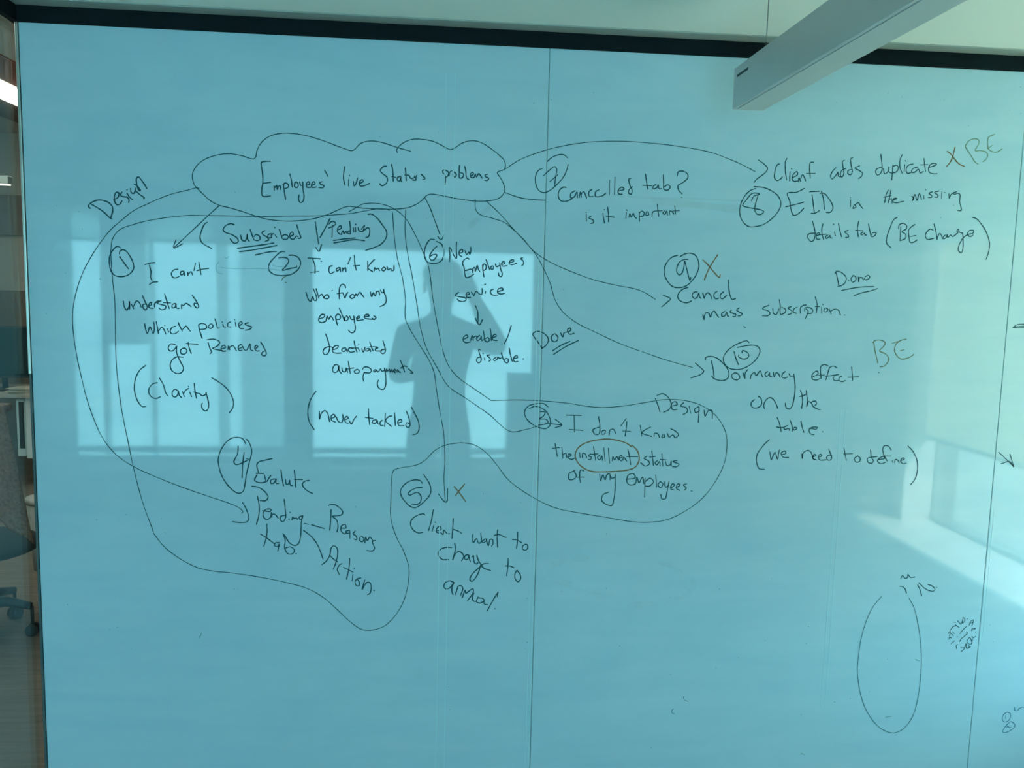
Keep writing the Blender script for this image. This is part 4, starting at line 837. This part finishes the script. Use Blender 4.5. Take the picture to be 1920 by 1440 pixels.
for k in range(5):
    a = math.radians(4 + 72 * k)
    dx, dy = math.cos(a), math.sin(a)
    lg = MB().tube([(CXc, CYc, 0.150), (CXc + dx * 0.13, CYc + dy * 0.13, 0.168), (CXc + dx * 0.235, CYc + dy * 0.235, 0.142)], [0.030, 0.024, 0.017], 12).build('base_leg', M_dark, ch)
    px_, py_ = CXc + dx * 0.238, CYc + dy * 0.238
    cs = MB().tube([(px_, py_, 0.142), (px_, py_, 0.05)], 0.008, 8)
    for s in (-1, 1):
        ax = Vector((-dy, dx, 0)) * 0.010 * s
        cs.tube([Vector((px_, py_, 0.028)) + ax, Vector((px_, py_, 0.028)) + ax * 2.4], 0.028, 16)
    cs.build('castor', M_dark, lg)
# coat
bm = bmesh.new()
NX, NZ = 26, 30
def coat_pt(u, v, side):
    fold = 0.012 * math.sin(u * 17 + v * 2.6) * (0.3 + v) + 0.006 * math.sin(u * 41 - v * 5)
    Y = 1.745 - 0.03 * v + fold - (0.006 if side else 0.0)
    xr = 8 + 61 * v ** 0.95
    yb = 762 + (254 - 130 * (1 - u) ** 0.8) * v
    p = atY(xr - 250 * (1 - u), yb, 1.745)
    return Vector((p.x, Y, p.z))
gr = [[[bm.verts.new(coat_pt(i / NX, j / NZ, s)) for i in range(NX + 1)] for j in range(NZ + 1)] for s in (0, 1)]
for j in range(NZ):
    for i in range(NX):
        for s in (0, 1):
            f = bm.faces.new([gr[s][j][i], gr[s][j][i + 1], gr[s][j + 1][i + 1], gr[s][j + 1][i]]); f.smooth = True
for i in range(NX):
    bm.faces.new([gr[0][0][i], gr[0][0][i + 1], gr[1][0][i + 1], gr[1][0][i]])
    bm.faces.new([gr[0][NZ][i], gr[0][NZ][i + 1], gr[1][NZ][i + 1], gr[1][NZ][i]])
for j in range(NZ):
    bm.faces.new([gr[0][j][0], gr[0][j + 1][0], gr[1][j + 1][0], gr[1][j][0]])
    bm.faces.new([gr[0][j][NX], gr[0][j + 1][NX], gr[1][j + 1][NX], gr[1][j][NX]])
ct = MB(); ct.bm.free(); ct.bm = bm
_p = atY(8, 762, 1.745)
ct.box(_p.x - 0.36, _p.x - 0.004, 1.735, 1.83, _p.z - 0.03, _p.z + 0.004, bev=0.012)
tag(ct.build('coat', mat('brown_coat_cloth', (0.21, 0.135, 0.095), 0.95, noise=0.85, scale=80, bump=0.5)), 'brown mottled coat draped over the back of the office chair', 'coat')

# narrow cabinet by the back window
cbn = empty('storage_cabinet', (0.572, -3.49, 0.0), 'narrow dark cabinet in front of the wide back window', 'cabinet')
MB().box(0.462, 0.682, -3.58, -3.40, 0.04, 1.122, bev=0.004).build('body', M_walldark, cbn)
MB().box(0.467, 0.677, -3.398, -3.386, 0.05, 1.115, bev=0.003).build('door', mat('cabinet_door_grey', (0.10, 0.115, 0.11), 0.6, noise=0.05), cbn)
MB().box(0.475, 0.669, -3.57, -3.41, 0.0, 0.042).build('plinth', M_dark, cbn)
MB().tube([(0.49, -3.378, 0.62), (0.49, -3.378, 0.78)], 0.006, 10).build('handle', M_steel, cbn)
# ------------------------------------------------------------------ the person taking the photograph (seen in the glass)
person = empty('person', (0.02, -2.40, 0.0), 'person in dark clothes holding up a phone, reflected in the glass', 'person')
PX, PY = 0.015, -2.415
M_skin = mat('skin', (0.30, 0.17, 0.12), 0.55, noise=0.06, scale=30)
M_shirt = mat('dark_shirt_cloth', (0.020, 0.032, 0.040), 0.9, noise=0.15, scale=40, bump=0.2)
M_jeans = mat('dark_trouser_cloth', (0.016, 0.020, 0.030), 0.9, noise=0.2, scale=50, bump=0.2)
M_hair = mat('dark_hair', (0.012, 0.010, 0.009), 0.6, noise=0.4, scale=60, stretch=(1, 1, 0.2))
V, E_, RAD = [], [], []
def vtx(p, r, par=None):
    V.append(Vector(p)); RAD.append(r if isinstance(r, tuple) else (r, r))
    if par is not None: E_.append((par, len(V) - 1))
    return len(V) - 1
pel = vtx((PX, PY, 0.96), (0.145, 0.110))
sp1 = vtx((PX, PY + 0.005, 1.12), (0.135, 0.100), pel)
sp2 = vtx((PX, PY - 0.005, 1.30), (0.160, 0.112), sp1)
sp3 = vtx((PX, PY - 0.010, 1.43), (0.155, 0.095), sp2)
nk = vtx((PX, PY + 0.010, 1.525), 0.054, sp3)
nk2 = vtx((PX, PY + 0.025, 1.575), 0.054, nk)
hd1 = vtx((PX + 0.008, PY + 0.050, 1.640), (0.080, 0.082), nk2)
hd2 = vtx((PX + 0.010, PY + 0.040, 1.705), (0.088, 0.098), hd1)
hd3 = vtx((PX + 0.010, PY + 0.030, 1.762), (0.072, 0.080), hd2)
def arm(s, sh, el, wr, palm, fdir, updir):
    a = vtx(sh, 0.070, sp3)
    b = vtx(Vector(sh).lerp(Vector(el), 0.5), 0.060, a)
    c = vtx(el, 0.052, b)
    d = vtx(Vector(el).lerp(Vector(wr), 0.45), 0.050, c)
    e = vtx(wr, 0.032, d)
    g = vtx(palm, (0.034, 0.018), e)
    fd = Vector(fdir).normalized(); ud = Vector(updir).normalized()
    for k, L in enumerate((0.078, 0.086, 0.080, 0.062)):
        base = Vector(palm) + fd * 0.022 + ud * (0.027 - 0.018 * k)
        f1 = vtx(base, 0.0095, g)
        f2 = vtx(base + fd * L * 0.5 + Vector((0, 0.012, 0)), 0.0085, f1)
        vtx(base + fd * L * 0.72 + Vector((-s * 0.012, 0.032, 0)), 0.0075, f2)
    t1 = vtx(Vector(palm) + ud * 0.036 - fd * 0.004, 0.011, g)
    t2 = vtx(Vector(palm) + ud * 0.062 + fd * 0.022, 0.0095, t1)
    vtx(Vector(palm) + ud * 0.070 + fd * 0.045, 0.0082, t2)
arm(1, (PX + 0.175, PY - 0.010, 1.425), (0.325, PY + 0.09, 1.365), (0.178, PY + 0.315, 1.618), (0.158, PY + 0.330, 1.672), (-0.55, 0.15, 0.30), (0.1, 0.1, 0.9))
arm(-1, (PX - 0.178, PY - 0.010, 1.425), (-0.212, PY + 0.03, 1.215), (-0.075, PY + 0.235, 1.265), (-0.025, PY + 0.262, 1.275), (0.95, 0.20, 0.05), (0.0, 0.1, 1.0))
for s in (-1, 1):
    a = vtx((PX + s * 0.088, PY, 0.88), (0.090, 0.096), pel)
    b = vtx((PX + s * 0.100, PY + 0.012, 0.68), (0.074, 0.080), a)
    c = vtx((PX + s * 0.108, PY + 0.020, 0.49), 0.056, b)
    d = vtx((PX + s * 0.112, PY - 0.005, 0.31), 0.052, c)
    e = vtx((PX + s * 0.116, PY - 0.015, 0.10), 0.036, d)
me = bpy.data.meshes.new('body')
me.from_pydata([tuple(v - Vector(person.location)) for v in V], E_, [])
body = bpy.data.objects.new('body', me)
COL.objects.link(body)
md = body.modifiers.new('skin', 'SKIN'); md.use_smooth_shade = True
sub = body.modifiers.new('sub', 'SUBSURF'); sub.levels = 2; sub.render_levels = 2
for i, r in enumerate(RAD):
    sv = me.skin_vertices[0].data[i]
    sv.radius = r
    sv.use_root = (i == 0)
dg = bpy.context.evaluated_depsgraph_get()
dg.update()
em = bpy.data.meshes.new_from_object(body.evaluated_get(dg))
body.modifiers.clear()
body.data = em
em.name = 'body'
em.materials.clear()
for q in (M_skin, M_shirt, M_jeans): em.materials.append(q)
for p in em.polygons:
    p.use_smooth = True
    c = p.center + Vector(person.location)
    arm_fwd = False
    if c.z < 0.965: p.material_index = 2
    elif c.z > 1.535 or (c.y > PY + 0.29 and c.z > 1.4) or (c.y > PY + 0.215 and c.z < 1.38 and c.x < PX + 0.12): p.material_index = 0
    else: p.material_index = 1
body.parent = person
# hair cap, ears, eyes, mouth, shoes
hm = MB()
hm.ball((PX + 0.010, PY + 0.020, 1.738), 0.104, 0.112, 0.086, 28, 18)
for v in list(hm.bm.verts):
    if v.co.y > PY + 0.085 and v.co.z < 1.738:
        v.co.y = PY + 0.085
    if v.co.z < 1.690:
        v.co.z = 1.690 - (1.690 - v.co.z) * (0.4 if v.co.y > PY + 0.02 else 1.1)
hm.build('hair', M_hair, person)
for s in (-1, 1):
    MB().ball((PX + 0.01 + s * 0.092, PY + 0.035, 1.672), 0.010, 0.020, 0.032).build('ear', M_skin, person)
    ey = MB().ball((PX + 0.01 + s * 0.033, PY + 0.128, 1.692), 0.011, 0.007, 0.006).build('eye', mat('eye_white', (0.22, 0.21, 0.20), 0.5, noise=0.02), person)
    MB().ball((PX + 0.01 + s * 0.033, PY + 0.1335, 1.692), 0.0045, 0.003, 0.0045).build('iris', M_dark, ey)
    MB().tube([(PX + 0.01 + s * 0.018, PY + 0.130, 1.708), (PX + 0.01 + s * 0.034, PY + 0.131, 1.712), (PX + 0.01 + s * 0.050, PY + 0.120, 1.707)], [0.003, 0.004, 0.002], 8).build('eyebrow', M_hair, person)
    sh = MB()
    sh.ball((PX + s * 0.118, PY + 0.045, 0.045), 0.048, 0.135, 0.045, 24, 14)
    for v in sh.bm.verts: v.co.z = max(0.0, v.co.z)
    sh.build('shoe', M_dark, person)
MB().ball((PX + 0.010, PY + 0.136, 1.664), 0.013, 0.017, 0.027).build('nose', M_skin, person)
MB().ball((PX + 0.008, PY + 0.126, 1.628), 0.024, 0.008, 0.006).build('mouth', mat('lip', (0.25, 0.10, 0.09), 0.5, noise=0.05), person)
ph = empty('phone', (0.048, -2.028, 1.642), 'dark phone held sideways in a raised hand at eye level', 'phone')
MB().box(-0.026, 0.128, -2.034, -2.025, 1.640, 1.716, bev=0.003).build('phone_body', M_dark, ph)
MB().box(-0.022, 0.124, -2.0352, -2.0335, 1.644, 1.712).build('phone_screen', mat('phone_glass', (0.01, 0.012, 0.014), 0.15, noise=0.02), ph)
MB().tube([(0.0, -2.0252, 1.68), (0.0, -2.0232, 1.68)], 0.006, 20).build('camera_lens', mat('lens_glass', (0.01, 0.015, 0.02), 0.1, noise=0.02), ph)
